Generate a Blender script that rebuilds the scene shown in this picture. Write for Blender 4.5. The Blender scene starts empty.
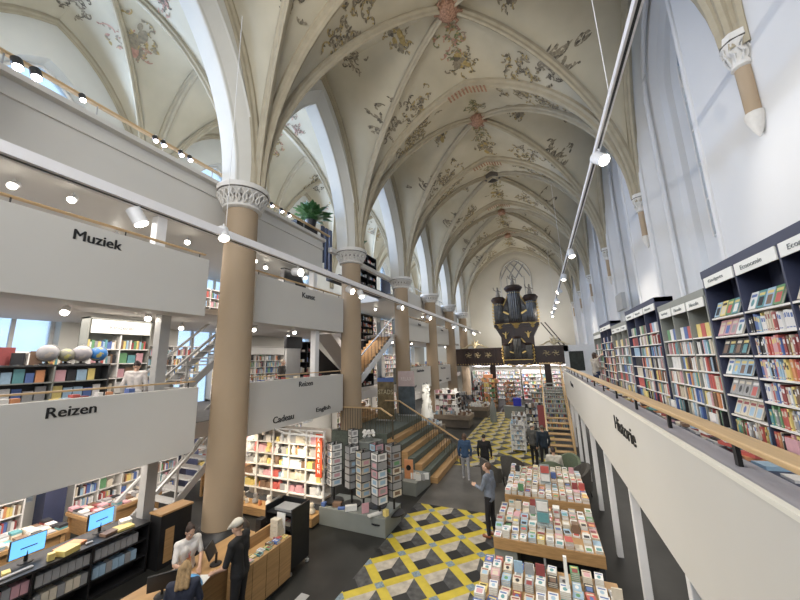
import bpy, math, random
from mathutils import Vector, Matrix
random.seed(7)
PI = math.pi
SC = bpy.context.scene
COL = SC.collection
# ---------------------------------------------------------------- camera, world, light, exposure
cam_d = bpy.data.cameras.new('camera'); cam = bpy.data.objects.new('camera', cam_d); COL.objects.link(cam)
cam_d.sensor_width = 36; cam_d.lens = 36*322/800; cam_d.clip_end = 300; cam_d.clip_start = 0.05
MR = ((0.9189, -0.0978, -0.3824), (0.3937, 0.1575, 0.9056), (-0.0283, -0.9827, 0.1832))
_cx = Vector([r[0] for r in MR]).normalized(); _cz = -Vector([r[2] for r in MR]).normalized(); _cy = _cz.cross(_cx).normalized(); _cx = _cy.cross(_cz)
cam.matrix_world = Matrix(((_cx.x, _cy.x, _cz.x, 0), (_cx.y, _cy.y, _cz.y, 0), (_cx.z, _cy.z, _cz.z, 4.5), (0, 0, 0, 1)))
SC.camera = cam
SC.view_settings.view_transform = 'Standard'; SC.view_settings.look = 'None'
SC.view_settings.gamma = 1.0; SC.view_settings.use_curve_mapping = False
SC.view_settings.exposure = 0.25
W = bpy.data.worlds.new('sky'); SC.world = W; W.use_nodes = True
bgn = W.node_tree.nodes['Background']; bgn.inputs[0].default_value = (0.62, 0.78, 1.0, 1); bgn.inputs[1].default_value = 1.6
SC.cycles.max_bounces = 6; SC.cycles.diffuse_bounces = 4
SC.cycles.sample_clamp_indirect = 4.0; SC.cycles.sample_clamp_direct = 12.0

def light(name, kind, loc, power, color=(1, 1, 1), size=None, to=None, parent=None, spot=None, radius=None):
    d = bpy.data.lights.new(name, kind); d.energy = power; d.color = color
    if kind == 'AREA':
        d.shape = 'RECTANGLE'; d.size, d.size_y = size
    if radius is not None: d.shadow_soft_size = radius
    if spot: d.spot_size = math.radians(spot); d.spot_blend = 0.8
    o = bpy.data.objects.new(name, d); COL.objects.link(o)
    if parent: o.parent = parent
    o.location = loc
    if to is not None:
        o.rotation_euler = (Vector(to)-Vector(loc)).to_track_quat('-Z', 'Y').to_euler()
    return o
COOL = (0.74, 0.85, 1.0); WARM = (1.0, 0.84, 0.62); NEUT = (1.0, 0.93, 0.82)
BAY = 6.17; Y0 = 0.63
def CY(k): return Y0 + BAY*k
# unseen area light added behind the viewer; daylight from the aisle windows
light('added_west_light', 'AREA', (-2, -5.6, 11.5), 1080, (1.0, .97, .94), (8, 9), (-1.0, 20, 9))
for k in range(-1, 6):
    light('aisle_window_daylight', 'AREA', (-13.2, CY(k)+BAY/2, 12.6), 430, (0.50, 0.67, 1.0), (2.4, 3.2), (3.8, CY(k)+BAY/2, 11.0))
# ---------------------------------------------------------------- helpers
MATS = {}
def mat(name, col, rough=0.6, metal=0.0, var=0.08, scale=6.0, bump=0.0, emit=None, es=0.0, stretch=None, trans=0.0, spec=None):
    if name in MATS: return MATS[name]
    m = bpy.data.materials.new(name); m.use_nodes = True; nt = m.node_tree; n = nt.nodes; b = n['Principled BSDF']
    b.inputs['Roughness'].default_value = rough; b.inputs['Metallic'].default_value = metal
    if spec is not None: b.inputs['Specular IOR Level'].default_value = spec
    tc = n.new('ShaderNodeTexCoord'); nz = n.new('ShaderNodeTexNoise'); nz.inputs['Scale'].default_value = scale; nz.inputs['Detail'].default_value = 4
    if stretch:
        mp = n.new('ShaderNodeMapping'); mp.inputs['Scale'].default_value = stretch
        nt.links.new(tc.outputs['Object'], mp.inputs[0]); nt.links.new(mp.outputs[0], nz.inputs['Vector'])
    else: nt.links.new(tc.outputs['Object'], nz.inputs['Vector'])
    rp = n.new('ShaderNodeValToRGB'); rp.color_ramp.elements[0].position = 0.3; rp.color_ramp.elements[1].position = 0.7
    rp.color_ramp.elements[0].color = [max(0, c*(1-var)) for c in col]+[1]
    rp.color_ramp.elements[1].color = [min(1, c*(1+var)) for c in col]+[1]
    nt.links.new(nz.outputs['Fac'], rp.inputs[0]); nt.links.new(rp.outputs[0], b.inputs['Base Color'])
    if bump:
        bp = n.new('ShaderNodeBump'); bp.inputs['Strength'].default_value = bump; bp.inputs['Distance'].default_value = 0.02
        nt.links.new(nz.outputs['Fac'], bp.inputs['Height']); nt.links.new(bp.outputs[0], b.inputs['Normal'])
    if emit: b.inputs['Emission Color'].default_value = (*emit, 1); b.inputs['Emission Strength'].default_value = es
    if trans: b.inputs['Transmission Weight'].default_value = trans
    MATS[name] = m; return m

class MB:
    def __init__(s): s.v = []; s.f = []; s.m = []
    def face(s, pts, mi=0):
        i = len(s.v); s.v += [tuple(p) for p in pts]; s.f.append(tuple(range(i, i+len(pts)))); s.m.append(mi)
    def box(s, a, b, mi=0, rz=0, c=None):
        x0, x1 = sorted((a[0], b[0])); y0, y1 = sorted((a[1], b[1])); z0, z1 = sorted((a[2], b[2]))
        P = [(x0, y0, z0), (x1, y0, z0), (x1, y1, z0), (x0, y1, z0), (x0, y0, z1), (x1, y0, z1), (x1, y1, z1), (x0, y1, z1)]
        if rz:
            cx, cy = c or ((x0+x1)/2, (y0+y1)/2); ca, sa = math.cos(rz), math.sin(rz)
            P = [(cx+(p[0]-cx)*ca-(p[1]-cy)*sa, cy+(p[0]-cx)*sa+(p[1]-cy)*ca, p[2]) for p in P]
        i = len(s.v); s.v += P
        for q in ((0, 3, 2, 1), (4, 5, 6, 7), (0, 1, 5, 4), (1, 2, 6, 5), (2, 3, 7, 6), (3, 0, 4, 7)):
            s.f.append(tuple(i+k for k in q)); s.m.append(mi)
        return s
    def bar(s, p0, p1, w, h, mi=0, up=(0, 0, 1)):
        p0, p1 = Vector(p0), Vector(p1); d = (p1-p0).normalized(); u = Vector(up)
        if abs(d.dot(u)) > .95: u = Vector((0, 1, 0))
        r = d.cross(u).normalized()*w/2; t = r.cross(d).normalized()*h/2
        i = len(s.v)
        for p in (p0, p1): s.v += [tuple(p-r-t), tuple(p+r-t), tuple(p+r+t), tuple(p-r+t)]
        for q in ((0, 3, 2, 1), (4, 5, 6, 7), (0, 1, 5, 4), (1, 2, 6, 5), (2, 3, 7, 6), (3, 0, 4, 7)):
            s.f.append(tuple(i+k for k in q)); s.m.append(mi)
        return s
    def tube(s, pts, r, n=8, mi=0, caps=True):
        pts = [Vector(p) for p in pts]; rr = r if isinstance(r, (list, tuple)) else [r]*len(pts); i0 = len(s.v)
        for k, p in enumerate(pts):
            d = (pts[min(k+1, len(pts)-1)]-pts[max(k-1, 0)]).normalized()
            u = Vector((0, 0, 1)) if abs(d.z) < .95 else Vector((1, 0, 0))
            a = d.cross(u).normalized(); b = a.cross(d)
            for j in range(n):
                t = 2*PI*j/n; s.v.append(tuple(p+(a*math.cos(t)+b*math.sin(t))*rr[k]))
        for k in range(len(pts)-1):
            for j in range(n):
                a = i0+k*n+j; b = i0+k*n+(j+1) % n; s.f.append((a, b, b+n, a+n)); s.m.append(mi)
        if caps:
            s.f.append(tuple(i0+j for j in range(n))[::-1]); s.m.append(mi)
            s.f.append(tuple(i0+(len(pts)-1)*n+j for j in range(n))); s.m.append(mi)
        return s
    def lathe(s, prof, c=(0, 0, 0), n=24, mi=0, mis=None, sx=1, sy=1):
        i0 = len(s.v)
        for (r, z) in prof:
            for j in range(n):
                t = 2*PI*j/n; s.v.append((c[0]+r*sx*math.cos(t), c[1]+r*sy*math.sin(t), c[2]+z))
        for k in range(len(prof)-1):
            for j in range(n):
                a = i0+k*n+j; b = i0+k*n+(j+1) % n; s.f.append((a, b, b+n, a+n)); s.m.append(mis[k] if mis else mi)
        s.f.append(tuple(i0+j for j in range(n))[::-1]); s.m.append(mi)
        s.f.append(tuple(i0+(len(prof)-1)*n+j for j in range(n))); s.m.append(mi)
        return s
    def prism(s, poly, axis, a, b, mi=0):
        # poly in the two other axes, extruded along axis from a to b
        def P(u, v, w): return {'x': (w, u, v), 'y': (u, w, v), 'z': (u, v, w)}[axis]
        n = len(poly); i = len(s.v)
        s.v += [P(u, v, a) for u, v in poly]+[P(u, v, b) for u, v in poly]
        s.f.append(tuple(i+k for k in range(n))[::-1]); s.m.append(mi); s.f.append(tuple(i+n+k for k in range(n))); s.m.append(mi)
        for k in range(n): s.f.append((i+k, i+(k+1) % n, i+n+(k+1) % n, i+n+k)); s.m.append(mi)
        return s
    def sweep(s, path, sec, mi=0, ref=(0, 0, 1)):
        # sec: (a,b) offsets; a along side vector, b along "down/in" vector given by ref point list
        i0 = len(s.v); n = len(sec); m = len(path)
        for k in range(m):
            p = Vector(path[k]); d = (Vector(path[min(k+1, m-1)])-Vector(path[max(k-1, 0)])).normalized()
            side = d.cross(Vector(ref)).normalized(); dn = d.cross(side).normalized()
            if dn.z > 0.05 or (abs(dn.z) <= 0.05 and False): dn = -dn
            for a, b in sec: s.v.append(tuple(p+side*a+dn*b))
        for k in range(m-1):
            for j in range(n-1):
                a = i0+k*n+j; s.f.append((a, a+1, a+1+n, a+n)); s.m.append(mi)
        return s
    def build(s, name, mats, parent=None, loc=None, rz=0, smooth=False, bevel=0):
        me = bpy.data.meshes.new(name); me.from_pydata(s.v, [], s.f)
        for m in (mats if isinstance(mats, (list, tuple)) else [mats]): me.materials.append(m)
        me.polygons.foreach_set('material_index', s.m)
        if smooth: me.polygons.foreach_set('use_smooth', [True]*len(me.polygons))
        me.update(); o = bpy.data.objects.new(name, me); COL.objects.link(o)
        if smooth and smooth != 'all':
            try: me.set_sharp_from_angle(angle=math.radians(40))
            except Exception: pass
        if parent: o.parent = parent
        if loc is not None: o.location = loc
        if rz: o.rotation_euler = (0, 0, rz)
        if bevel:
            b = o.modifiers.new('bevel', 'BEVEL'); b.width = bevel; b.segments = 2; b.limit_method = 'ANGLE'
        return o

def tag(o, label, cat, group=None):
    o['label'] = label; o['category'] = cat
    if group: o['group'] = group
    return o
def thing(name, label, cat, loc=(0, 0, 0), rz=0, group=None):
    o = bpy.data.objects.new(name, None); COL.objects.link(o); o.location = loc; o.rotation_euler = (0, 0, rz); o.empty_display_size = .1
    return tag(o, label, cat, group)
def struct(o, kind='structure'):
    o['kind'] = kind; return o
def dup(root, loc, rz, label, group=None, scale=None):
    r = root.copy(); COL.objects.link(r); r.location = loc; r.rotation_euler = (0, 0, rz); r['label'] = label
    if group: r['group'] = group
    if scale: r.scale = scale
    for ch in list(root.children):
        c = ch.copy(); COL.objects.link(c); c.parent = r
        for g in list(ch.children):
            d = g.copy(); COL.objects.link(d); d.parent = c
    return r
ORD = ['first', 'second', 'third', 'fourth', 'fifth', 'sixth', 'seventh', 'eighth', 'ninth', 'tenth', 'eleventh', 'twelfth', 'thirteenth', 'fourteenth', 'fifteenth', 'sixteenth', 'seventeenth', 'eighteenth', 'nineteenth', 'twentieth',
       '21st', '22nd', '23rd', '24th', '25th', '26th', '27th', '28th', '29th', '30th', '31st', '32nd', '33rd', '34th', '35th', '36th', '37th', '38th', '39th', '40th']

def lettering(name, txt, origin, right, up, w, h, m, parent=None, depth=0.012, bold=0.018):
    """letters as one mesh: origin = left bottom corner, right/up unit vectors"""
    cu = bpy.data.curves.new('tmp', 'FONT'); cu.body = txt; cu.size = 1; cu.extrude = 0.02; cu.resolution_u = 3
    o = bpy.data.objects.new('tmp', cu); COL.objects.link(o)
    dg = bpy.context.evaluated_depsgraph_get(); me = bpy.data.meshes.new_from_object(o.evaluated_get(dg))
    bpy.data.objects.remove(o)
    xs = [v.co.x for v in me.vertices]; ys = [v.co.y for v in me.vertices]
    sx = w/(max(xs)-min(xs)); sy = h/(max(ys)-min(ys)); x0, y0 = min(xs), min(ys)
    R, U = Vector(right), Vector(up); N = R.cross(U)
    for v in me.vertices:
        a, b, c = (v.co.x-x0)*sx, (v.co.y-y0)*sy, (v.co.z+0.02)*depth/0.04
        v.co = Vector(origin)+R*a+U*b+N*c
    if bold:   # heavier strokes: two overlaid copies of the outline, slightly shifted
        vs = [tuple(v.co) for v in me.vertices]; fs = [tuple(p.vertices) for p in me.polygons]; n = len(vs); R_ = R*(h*.055); me.clear_geometry()
        me.from_pydata(vs+[tuple(Vector(v)+R_+N*.0005) for v in vs]+[tuple(Vector(v)+R_*.5+U*(h*.02)+N*.001) for v in vs], [], fs+[tuple(i+n for i in f) for f in fs]+[tuple(i+2*n for i in f) for f in fs])
    me.name = name; me.materials.clear(); me.materials.append(m)
    o = bpy.data.objects.new(name, me); COL.objects.link(o)
    if parent: o.parent = parent
    return o
# materials
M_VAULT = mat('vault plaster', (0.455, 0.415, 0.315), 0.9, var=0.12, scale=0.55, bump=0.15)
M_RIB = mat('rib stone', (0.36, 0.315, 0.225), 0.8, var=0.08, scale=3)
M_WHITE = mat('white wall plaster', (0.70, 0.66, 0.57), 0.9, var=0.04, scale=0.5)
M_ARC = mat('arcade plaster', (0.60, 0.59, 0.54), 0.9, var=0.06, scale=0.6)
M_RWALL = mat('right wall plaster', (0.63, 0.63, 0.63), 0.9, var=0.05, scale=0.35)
M_SHAFT = mat('column sandstone', (0.37, 0.28, 0.185), 0.7, var=0.07, scale=1.2, stretch=(1, 1, .4))
M_CAP = mat('capital white stone', (0.66, 0.64, 0.60), 0.8, var=0.05, scale=12, bump=.3)
M_CAPD = mat('capital dark carving', (0.10, 0.09, 0.08), 0.8, var=.3, scale=20)
M_BOX = mat('parapet white board', (0.60, 0.585, 0.545), 0.55, var=0.02, scale=0.8)
M_CEIL = mat('gallery soffit', (0.66, 0.62, 0.58), 0.7, var=0.03, scale=1)
M_FLOOR = mat('slate floor', (0.022, 0.022, 0.020), 0.5, var=0.35, scale=1.3, spec=.3)
M_CARPET = mat('gallery floor', (0.10, 0.10, 0.10), 0.8, var=.15, scale=5)
M_WOOD = mat('oak', (0.40, 0.24, 0.105), 0.45, var=0.18, scale=5, stretch=(1, .25, 6))
M_OAKL = mat('light oak rail', (0.55, 0.38, 0.20), 0.4, var=0.12, scale=5, stretch=(6, .3, 6))
M_DWOOD = mat('dark organ wood', (0.030, 0.014, 0.010), 0.4, var=0.3, scale=4, stretch=(1, 1, .3))
M_GOLD = mat('gilding', (0.72, 0.52, 0.19), 0.38, metal=0.55, var=0.2, scale=14)
M_PIPE = mat('organ pipe metal', (0.125, 0.12, 0.11), 0.35, metal=0.75, var=0.2, scale=3)
M_NAVY = mat('navy board', (0.035, 0.042, 0.082), 0.5, var=0.1, scale=3)
M_GREYG = mat('grey green board', (0.25, 0.26, 0.235), 0.55, var=0.06, scale=3)
M_BLACK = mat('black metal', (0.012, 0.012, 0.013), 0.45, var=.2, scale=6)
M_BLK2 = mat('black lettering', (0.010, 0.010, 0.010), 0.5, var=.1, scale=6)
M_WMET = mat('white painted metal', (0.72, 0.72, 0.72), 0.4, var=0.03, scale=5)
M_GMET = mat('grey painted steel', (0.36, 0.36, 0.35), 0.45, var=0.05, scale=4)
M_GREY = mat('grey plinth', (0.20, 0.215, 0.20), 0.55, var=0.06, scale=3)
M_DGREEN = mat('green grey carpet', (0.085, 0.10, 0.082), 0.85, var=0.15, scale=12)
M_LAMP = mat('lamp glow', (1, .95, .85), 0.5, emit=(1.0, 0.93, 0.80), es=26)
M_LAMPC = mat('cool lamp glow', (1, .97, .98), 0.5, emit=(1.0, 0.90, 0.96), es=26)
M_SHELFW = mat('white shelf', (0.78, 0.76, 0.72), 0.45, var=0.03, scale=4)
M_GLASS = mat('window pane', (0.72, 0.84, 1.0), 0.25, var=0.05, scale=1.5, trans=0.9)
M_PAGES = mat('book pages', (0.66, 0.62, 0.53), 0.8, var=0.06, scale=30)
PAL = {'white': (.70, .69, .66), 'cream': (.62, .54, .40), 'dark red': (.30, .04, .04), 'red': (.55, .07, .05), 'orange': (.66, .24, .06), 'yellow': (.72, .55, .10),
       'green': (.10, .30, .12), 'teal': (.08, .30, .33), 'light blue': (.28, .46, .62), 'blue': (.07, .15, .42), 'black': (.025, .025, .03), 'pink': (.62, .30, .34),
       'grey': (.30, .30, .30), 'brown': (.20, .11, .06)}
PALN = list(PAL)
PALW = [16, 9, 5, 7, 4, 6, 3, 3, 7, 6, 7, 5, 7, 4]
PAL = {k: tuple(.78*c+.22*(.34*v[0]+.5*v[1]+.16*v[2]) for c in v) for k, v in PAL.items()}
M_BK = {k: mat(k+' book cover', v, 0.5, var=0.06, scale=25) for k, v in PAL.items()}
BKM = [M_BK[k] for k in PALN]+[M_PAGES]
def rc(rng=random): return rng.choices(PALN, PALW)[0]
# ---------------------------------------------------------------- the building
XL, XR, XC = -7.6, 3.8, -1.9; HS = 5.7; ZS = 9.65; RISE = 7.2
def gothic(t, s, r):
    R = (s*s+r*r)/(2*s); t = abs(t)
    return math.sqrt(max(0, R*R-(R-s+s*t)**2))/r
def prof(t): return gothic(t, HS, RISE)
NB = 8   # bays -1 .. 6
YB = [CY(k) for k in range(-1, 7)]      # bay boundaries, last 37.65
YEND = 40.9
def vz(x, y, k, x0=XL, x1=XR, zs=ZS, rise=RISE):
    tx = (x-(x0+x1)/2)/((x1-x0)/2); ty = (y-(CY(k)+BAY/2))/(BAY/2)
    return zs+rise*max(prof(min(1, abs(tx))), prof(min(1, abs(ty))))+0.55*max(0, 1-tx*tx)*max(0, math.cos(PI*ty/2))
def vault_mesh(x0, x1, zs, rise, ks, nx=36, ny=24):
    b = MB()
    for k in ks:
        i0 = len(b.v)
        ylim = YEND if k == 6 else CY(k)+BAY
        for i in range(nx+1):
            tx = math.sin((i/nx-.5)*PI)
            for j in range(ny+1):
                ty = math.sin((j/ny-.5)*PI); x = (x0+x1)/2+tx*(x1-x0)/2; y = min(ylim, CY(k)+BAY/2+ty*BAY/2)
                b.v.append((x, y, vz(x, y, k, x0, x1, zs, rise)))
        for i in range(nx):
            for j in range(ny):
                a = i0+i*(ny+1)+j; b.f.append((a, a+1, a+ny+2, a+ny+1)); b.m.append(0)
    return b
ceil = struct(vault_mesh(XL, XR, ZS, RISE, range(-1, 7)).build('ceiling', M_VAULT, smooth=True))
RSEC = [(-.17, -.05), (-.17, .10), (-.09, .16), (-.07, .26), (0, .31), (.07, .26), (.09, .16), (.17, .10), (.17, -.05)]
RSEC2 = [(a*.75, c*.75) for a, c in RSEC]
def rib(path, sec, parent, nm='rib'):
    b = MB()
    n = len(path)
    i0 = 0; m = len(sec)
    for k in range(n):
        p = Vector(path[k]); d = (Vector(path[min(k+1, n-1)])-Vector(path[max(k-1, 0)])).normalized()
        h = Vector((path[-1][0]-path[0][0], path[-1][1]-path[0][1], 0)).normalized()
        side = h.cross(Vector((0, 0, 1))).normalized(); dn = d.cross(side).normalized()
        for a, c in sec: b.v.append(tuple(p+side*a+dn*c))
    for k in range(n-1):
        for j in range(m-1):
            a = k*m+j; b.f.append((a, a+1, a+1+m, a+m)); b.m.append(0)
    return b.build(nm, M_RIB, parent, smooth=True)
def vault_ribs(x0, x1, zs, rise, ks, parent, trans=True, sec=RSEC, N=40, wall=True):
    for k in ks:
        y0 = CY(k); y1 = y0+BAY; xm = (x0+x1)/2
        if k < 6:
            for s in (1, -1):
                pts = []
                for i in range(N+1):
                    t = math.sin((i/N-.5)*PI); x = xm+t*(x1-x0)/2; y = (y0+y1)/2+s*t*BAY/2
                    pts.append((x, y, vz(x, y, k, x0, x1, zs, rise)+.03))
                rib(pts, [(a*.8, c*.85) for a, c in sec], parent)
        if trans:
            pts = [(xm+math.sin((i/N-.5)*PI)*(x1-x0)/2, y0, vz(xm+math.sin((i/N-.5)*PI)*(x1-x0)/2, y0+.001, k, x0, x1, zs, rise)+.03) for i in range(N+1)]
            rib(pts, [(a*1.05, c*1.0) for a, c in sec], parent)
        if wall and k < 6:
            for x in (x0+.02, x1-.02):
                pts = [(x, (y0+y1)/2+math.sin((i/N-.5)*PI)*BAY/2, zs+rise*prof(math.sin((i/N-.5)*PI))) for i in range(N+1)]
                rib(pts, [(a*.8, c*.8) for a, c in sec], parent)
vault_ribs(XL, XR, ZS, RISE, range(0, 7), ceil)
M_REDP = mat('boss red paint', (0.30, 0.17, 0.11), 0.8, var=.5, scale=18)
for k in range(-1, 6):
    yb = CY(k)+BAY/2; z = vz(XC, yb, k)
    b = MB()
    if k == 3: b.lathe([(.62, .05), (.62, -.12), (.5, -.3), (.42, -.3), (.42, -.05)], (XC, yb, z), 28, 0)
    else:
        b.lathe([(.40, .02), (.40, -.2), (.30, -.34), (.12, -.42)], (XC, yb, z), 20, 0)
        for j in range(8):
            a = j*PI/4+.2; b.tube([(XC+.3*math.cos(a), yb+.3*math.sin(a), z-.25), (XC+.5*math.cos(a), yb+.5*math.sin(a), z-.24), (XC+.55*math.cos(a+.3), yb+.55*math.sin(a+.3), z-.2)], [.06, .05, .02], 6)
    b.build('boss', M_REDP if k != 3 else M_CAPD, ceil, smooth=True)
    if k >= 0:
        # painted bands on the transverse arch crown
        zt = vz(XC, CY(k)+.001, k); bb = MB()
        for j in range(-5, 6):
            x = XC+j*.16; bb.face([(x-.05, CY(k)-.2, vz(x-.05, CY(k)+.001, k)-.345), (x+.03, CY(k)-.2, vz(x+.03, CY(k)+.001, k)-.345), (x+.09, CY(k)+.2, vz(x+.09, CY(k)+.001, k)-.345), (x+.01, CY(k)+.2, vz(x+.01, CY(k)+.001, k)-.345)])
        bb.build('painted_band', M_REDP, ceil)
# aisle vault
AX0, AX1, AZS, AR = -13.5, -8.45, 9.75, 6.0
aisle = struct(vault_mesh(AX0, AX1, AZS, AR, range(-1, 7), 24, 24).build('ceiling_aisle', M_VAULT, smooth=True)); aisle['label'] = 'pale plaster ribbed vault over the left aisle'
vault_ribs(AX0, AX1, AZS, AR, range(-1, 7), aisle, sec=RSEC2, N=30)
# ---- arcade wall on the left: arches between the columns
def arch_pts(yc, s, zs, rise, off, n=20):
    R = (s*s+rise*rise)/(2*s); out = []
    Ro = R+off; x_c = R-s
    tmax = math.acos(max(-1, min(1, x_c/Ro)))
    left = [(yc+x_c-Ro*math.cos(t), zs+Ro*math.sin(t)) for t in [tmax*i/n for i in range(n+1)]]
    right = [(2*yc-y, z) for y, z in reversed(left[:-1])]
    return left+right
wl = MB()
AS, AZ, ARR = 2.52, 9.78, 5.75
rings = [(-7.55, .44), (-7.60, .40), (-7.84, .10), (-7.86, .02), (-7.9, 0), (-8.45, 0)]
for k in range(-1, 7):
    yc = CY(k)+BAY/2
    if k == 6: continue
    L = [arch_pts(yc, AS, AZ, ARR, o) for _, o in rings]
    for r in range(len(rings)-1):
        for i in range(len(L[0])-1):
            a = (rings[r][0],)+L[r][i]; b = (rings[r][0],)+L[r][i+1]; c = (rings[r+1][0],)+L[r+1][i+1]; d = (rings[r+1][0],)+L[r+1][i]
            wl.face([a, b, c, d], 1)
    for side, xx in ((0, -7.6), (len(rings)-1, -8.45)):
        P = L[side]; n = len(P)//2
        top = 18.2
        for i in range(len(P)-1):
            wl.face([(xx, P[i][0], P[i][1]), (xx, P[i+1][0], P[i+1][1]), (xx, P[i+1][0], top), (xx, P[i][0], top)], 0)
        ya, yb = P[0][0], P[-1][0]
        wl.face([(xx, CY(k), 9.6), (xx, ya, 9.6), (xx, ya, top), (xx, CY(k), top)], 0)
        wl.face([(xx, yb, 9.6), (xx, CY(k)+BAY, 9.6), (xx, CY(k)+BAY, top), (xx, yb, top)], 0)
    for xa, ya_, yb_ in ((0, CY(k), L[0][0][0]), (0, L[0][-1][0], CY(k)+BAY)):
        wl.face([(-7.6, ya_, 9.78), (-7.6, yb_, 9.78), (-8.45, yb_, 9.78), (-8.45, ya_, 9.78)], 0)
wl.box((-8.45, 37.65, 0), (-7.6, YEND, 18))
struct(wl.build('wall_left', [M_ARC, M_ARC]))
# outer aisle wall with windows
wo = MB(); XO = -13.5
for k in range(-1, 7):
    y0, y1 = CY(k), CY(k)+BAY; yc = (y0+y1)/2; hw = 1.3
    for x in (XO, XO-.8):
        pass
    wo.box((XO-.8, y0, -.2), (XO, yc-hw, 17)); wo.box((XO-.8, yc+hw, -.2), (XO, y1, 17)); wo.box((XO-.8, yc-hw, -.2), (XO, yc+hw, .9))
    P = arch_pts(yc, hw, 12.2, 2.1, 0, 10)
    for i in range(len(P)-1):
        wo.prism([(P[i][0], P[i][1]), (P[i+1][0], P[i+1][1]), (P[i+1][0], 17), (P[i][0], 17)], 'x', XO-.8, XO)
struct(wo.build('wall_aisle', M_ARC))
for k in range(-1, 6):
    yc = CY(k)+BAY/2; w = struct(bpy.data.objects.new('window_%d' % (k+2), None)); COL.objects.link(w); w.location = (XO-.45, yc, 0.9)
    b = MB(); hw = 1.3
    for yy in (-hw+.04, -hw/3, hw/3, hw-.04): b.box((-.06, yy-.04, 0), (.06, yy+.04, 11.4 if abs(yy) > .8 else 12.6))
    for zz in (0, 1.9, 3.8, 5.7, 7.6, 9.5, 11.3): b.box((-.05, -hw, zz-.03), (.05, hw, zz+.03))
    b.tube([(0, y-yc, z-.9) for y, z in arch_pts(yc, hw-.05, 12.2, 2.0, 0, 8)], .06, 6)
    for s in (-1, 1): b.tube([(0, y-yc, z-.9) for y, z in arch_pts(yc+s*hw/2, hw/2, 12.2, 1.0, 0, 6)], .05, 6)
    b.build('window_frame', M_CAP, w)
    g = MB(); g.box((-.01, -hw, 0), (.01, hw, 13.2)); g.build('pane', M_GLASS, w)
# ---- right wall with deep window niches
WD = 1.15
rw = MB(); XW = 3.8
for k in range(-1, 7):
    y0, y1 = CY(k), min(YEND, CY(k)+BAY); yc = CY(k)+BAY/2
    yc += .85
    steps = [(0, 2.0), (.15, 1.9), (.45, 1.75), (.55, 1.55), (.75, 1.40), (.85, 1.2), (1.0, 1.15), (WD, .75)]   # depth, half width
    zsill, zspr, rs = 5.0, 12.8, 3.6
    if y1-yc < 2.1 or k == 0:
        rw.face([(XW, y0, -.2), (XW, y1, -.2), (XW, y1, 18.2), (XW, y0, 18.2)]); continue
    L = [arch_pts(yc, hw, zspr, rs*hw/2.0, 0, 12) for _, hw in steps]
    L = [[(yc-hw, zsill+d*.9)]+P+[(yc+hw, zsill+d*.9)] for P, (d, hw) in zip(L, steps)]
    for r in range(len(steps)-1):
        for i in range(len(L[0])-1):
            rw.face([(XW+steps[r][0],)+L[r][i], (XW+steps[r][0],)+L[r][i+1], (XW+steps[r+1][0],)+L[r+1][i+1], (XW+steps[r+1][0],)+L[r+1][i]])
        rw.face([(XW+steps[r][0],)+L[r][0], (XW+steps[r][0],)+L[r][-1], (XW+steps[r+1][0],)+L[r+1][-1], (XW+steps[r+1][0],)+L[r+1][0]])
    P = L[0]
    rw.face([(XW, y0, -.2), (XW, y1, -.2), (XW, y1, zsill), (XW, y0, zsill)])
    rw.face([(XW, y0, zsill), (XW, P[0][0], zsill), (XW, P[0][0], 18.2), (XW, y0, 18.2)])
    rw.face([(XW, P[-1][0], zsill), (XW, y1, zsill), (XW, y1, 18.2), (XW, P[-1][0], 18.2)])
    for i in range(1, len(P)-2):
        rw.face([(XW,)+P[i], (XW,)+P[i+1], (XW, P[i+1][0], 18.2), (XW, P[i][0], 18.2)])
    # projecting roll mouldings round the niche
    for dd, rr in ((.05, .09), (.44, .07)):
        hw = 2.02 if dd < .1 else 1.58
        A = arch_pts(yc, hw, zspr, rs*hw/2.0, 0, 12); A = [(yc-hw, zsill)]+A+[(yc+hw, zsill)]
        rw.tube([(XW+dd-.02, y, z) for y, z in A], rr, 8)
struct(rw.build('wall_right', M_RWALL))
for k in [-1]+list(range(1, 6)):
    yc = CY(k)+BAY/2+.85; w = struct(bpy.data.objects.new('window_%d' % (k+10), None)); COL.objects.link(w); w.location = (XW+WD-.05, yc, 7.7)
    b = MB(); hw = .75
    for yy in (-hw/3, hw/3, -hw+.03, hw-.03): b.box((-.06, yy-.04, 0), (.06, yy+.04, 4.4 if abs(yy) > .8 else 5.6))
    for zz in (0, 1.1, 2.2, 3.3, 4.3): b.box((-.04, -hw, zz-.025), (.04, hw, zz+.025))
    for s in (-1, 1): b.tube([(0, y-yc, z-7.7) for y, z in arch_pts(yc+s*hw/2, hw/2, 12.0, 1.0, 0, 6)], .05, 6)
    b.tube([(0, y-yc, z-7.7) for y, z in arch_pts(yc, hw, 12.0, 1.9, 0, 8)], .06, 6)
    b.build('window_frame', M_CAP, w)
    g = MB(); g.box((-.01, -hw, 0), (.01, hw, 6.3)); g.build('pane', M_GLASS, w)
# small hatch in the second niche, dark board
tag(MB().box((3.66, 17.2, 6.5), (3.82, 18.4, 7.25)).build('wall_hatch', M_GMET), 'small grey hatch box on the right wall above the far bookcases', 'hatch')
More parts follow.
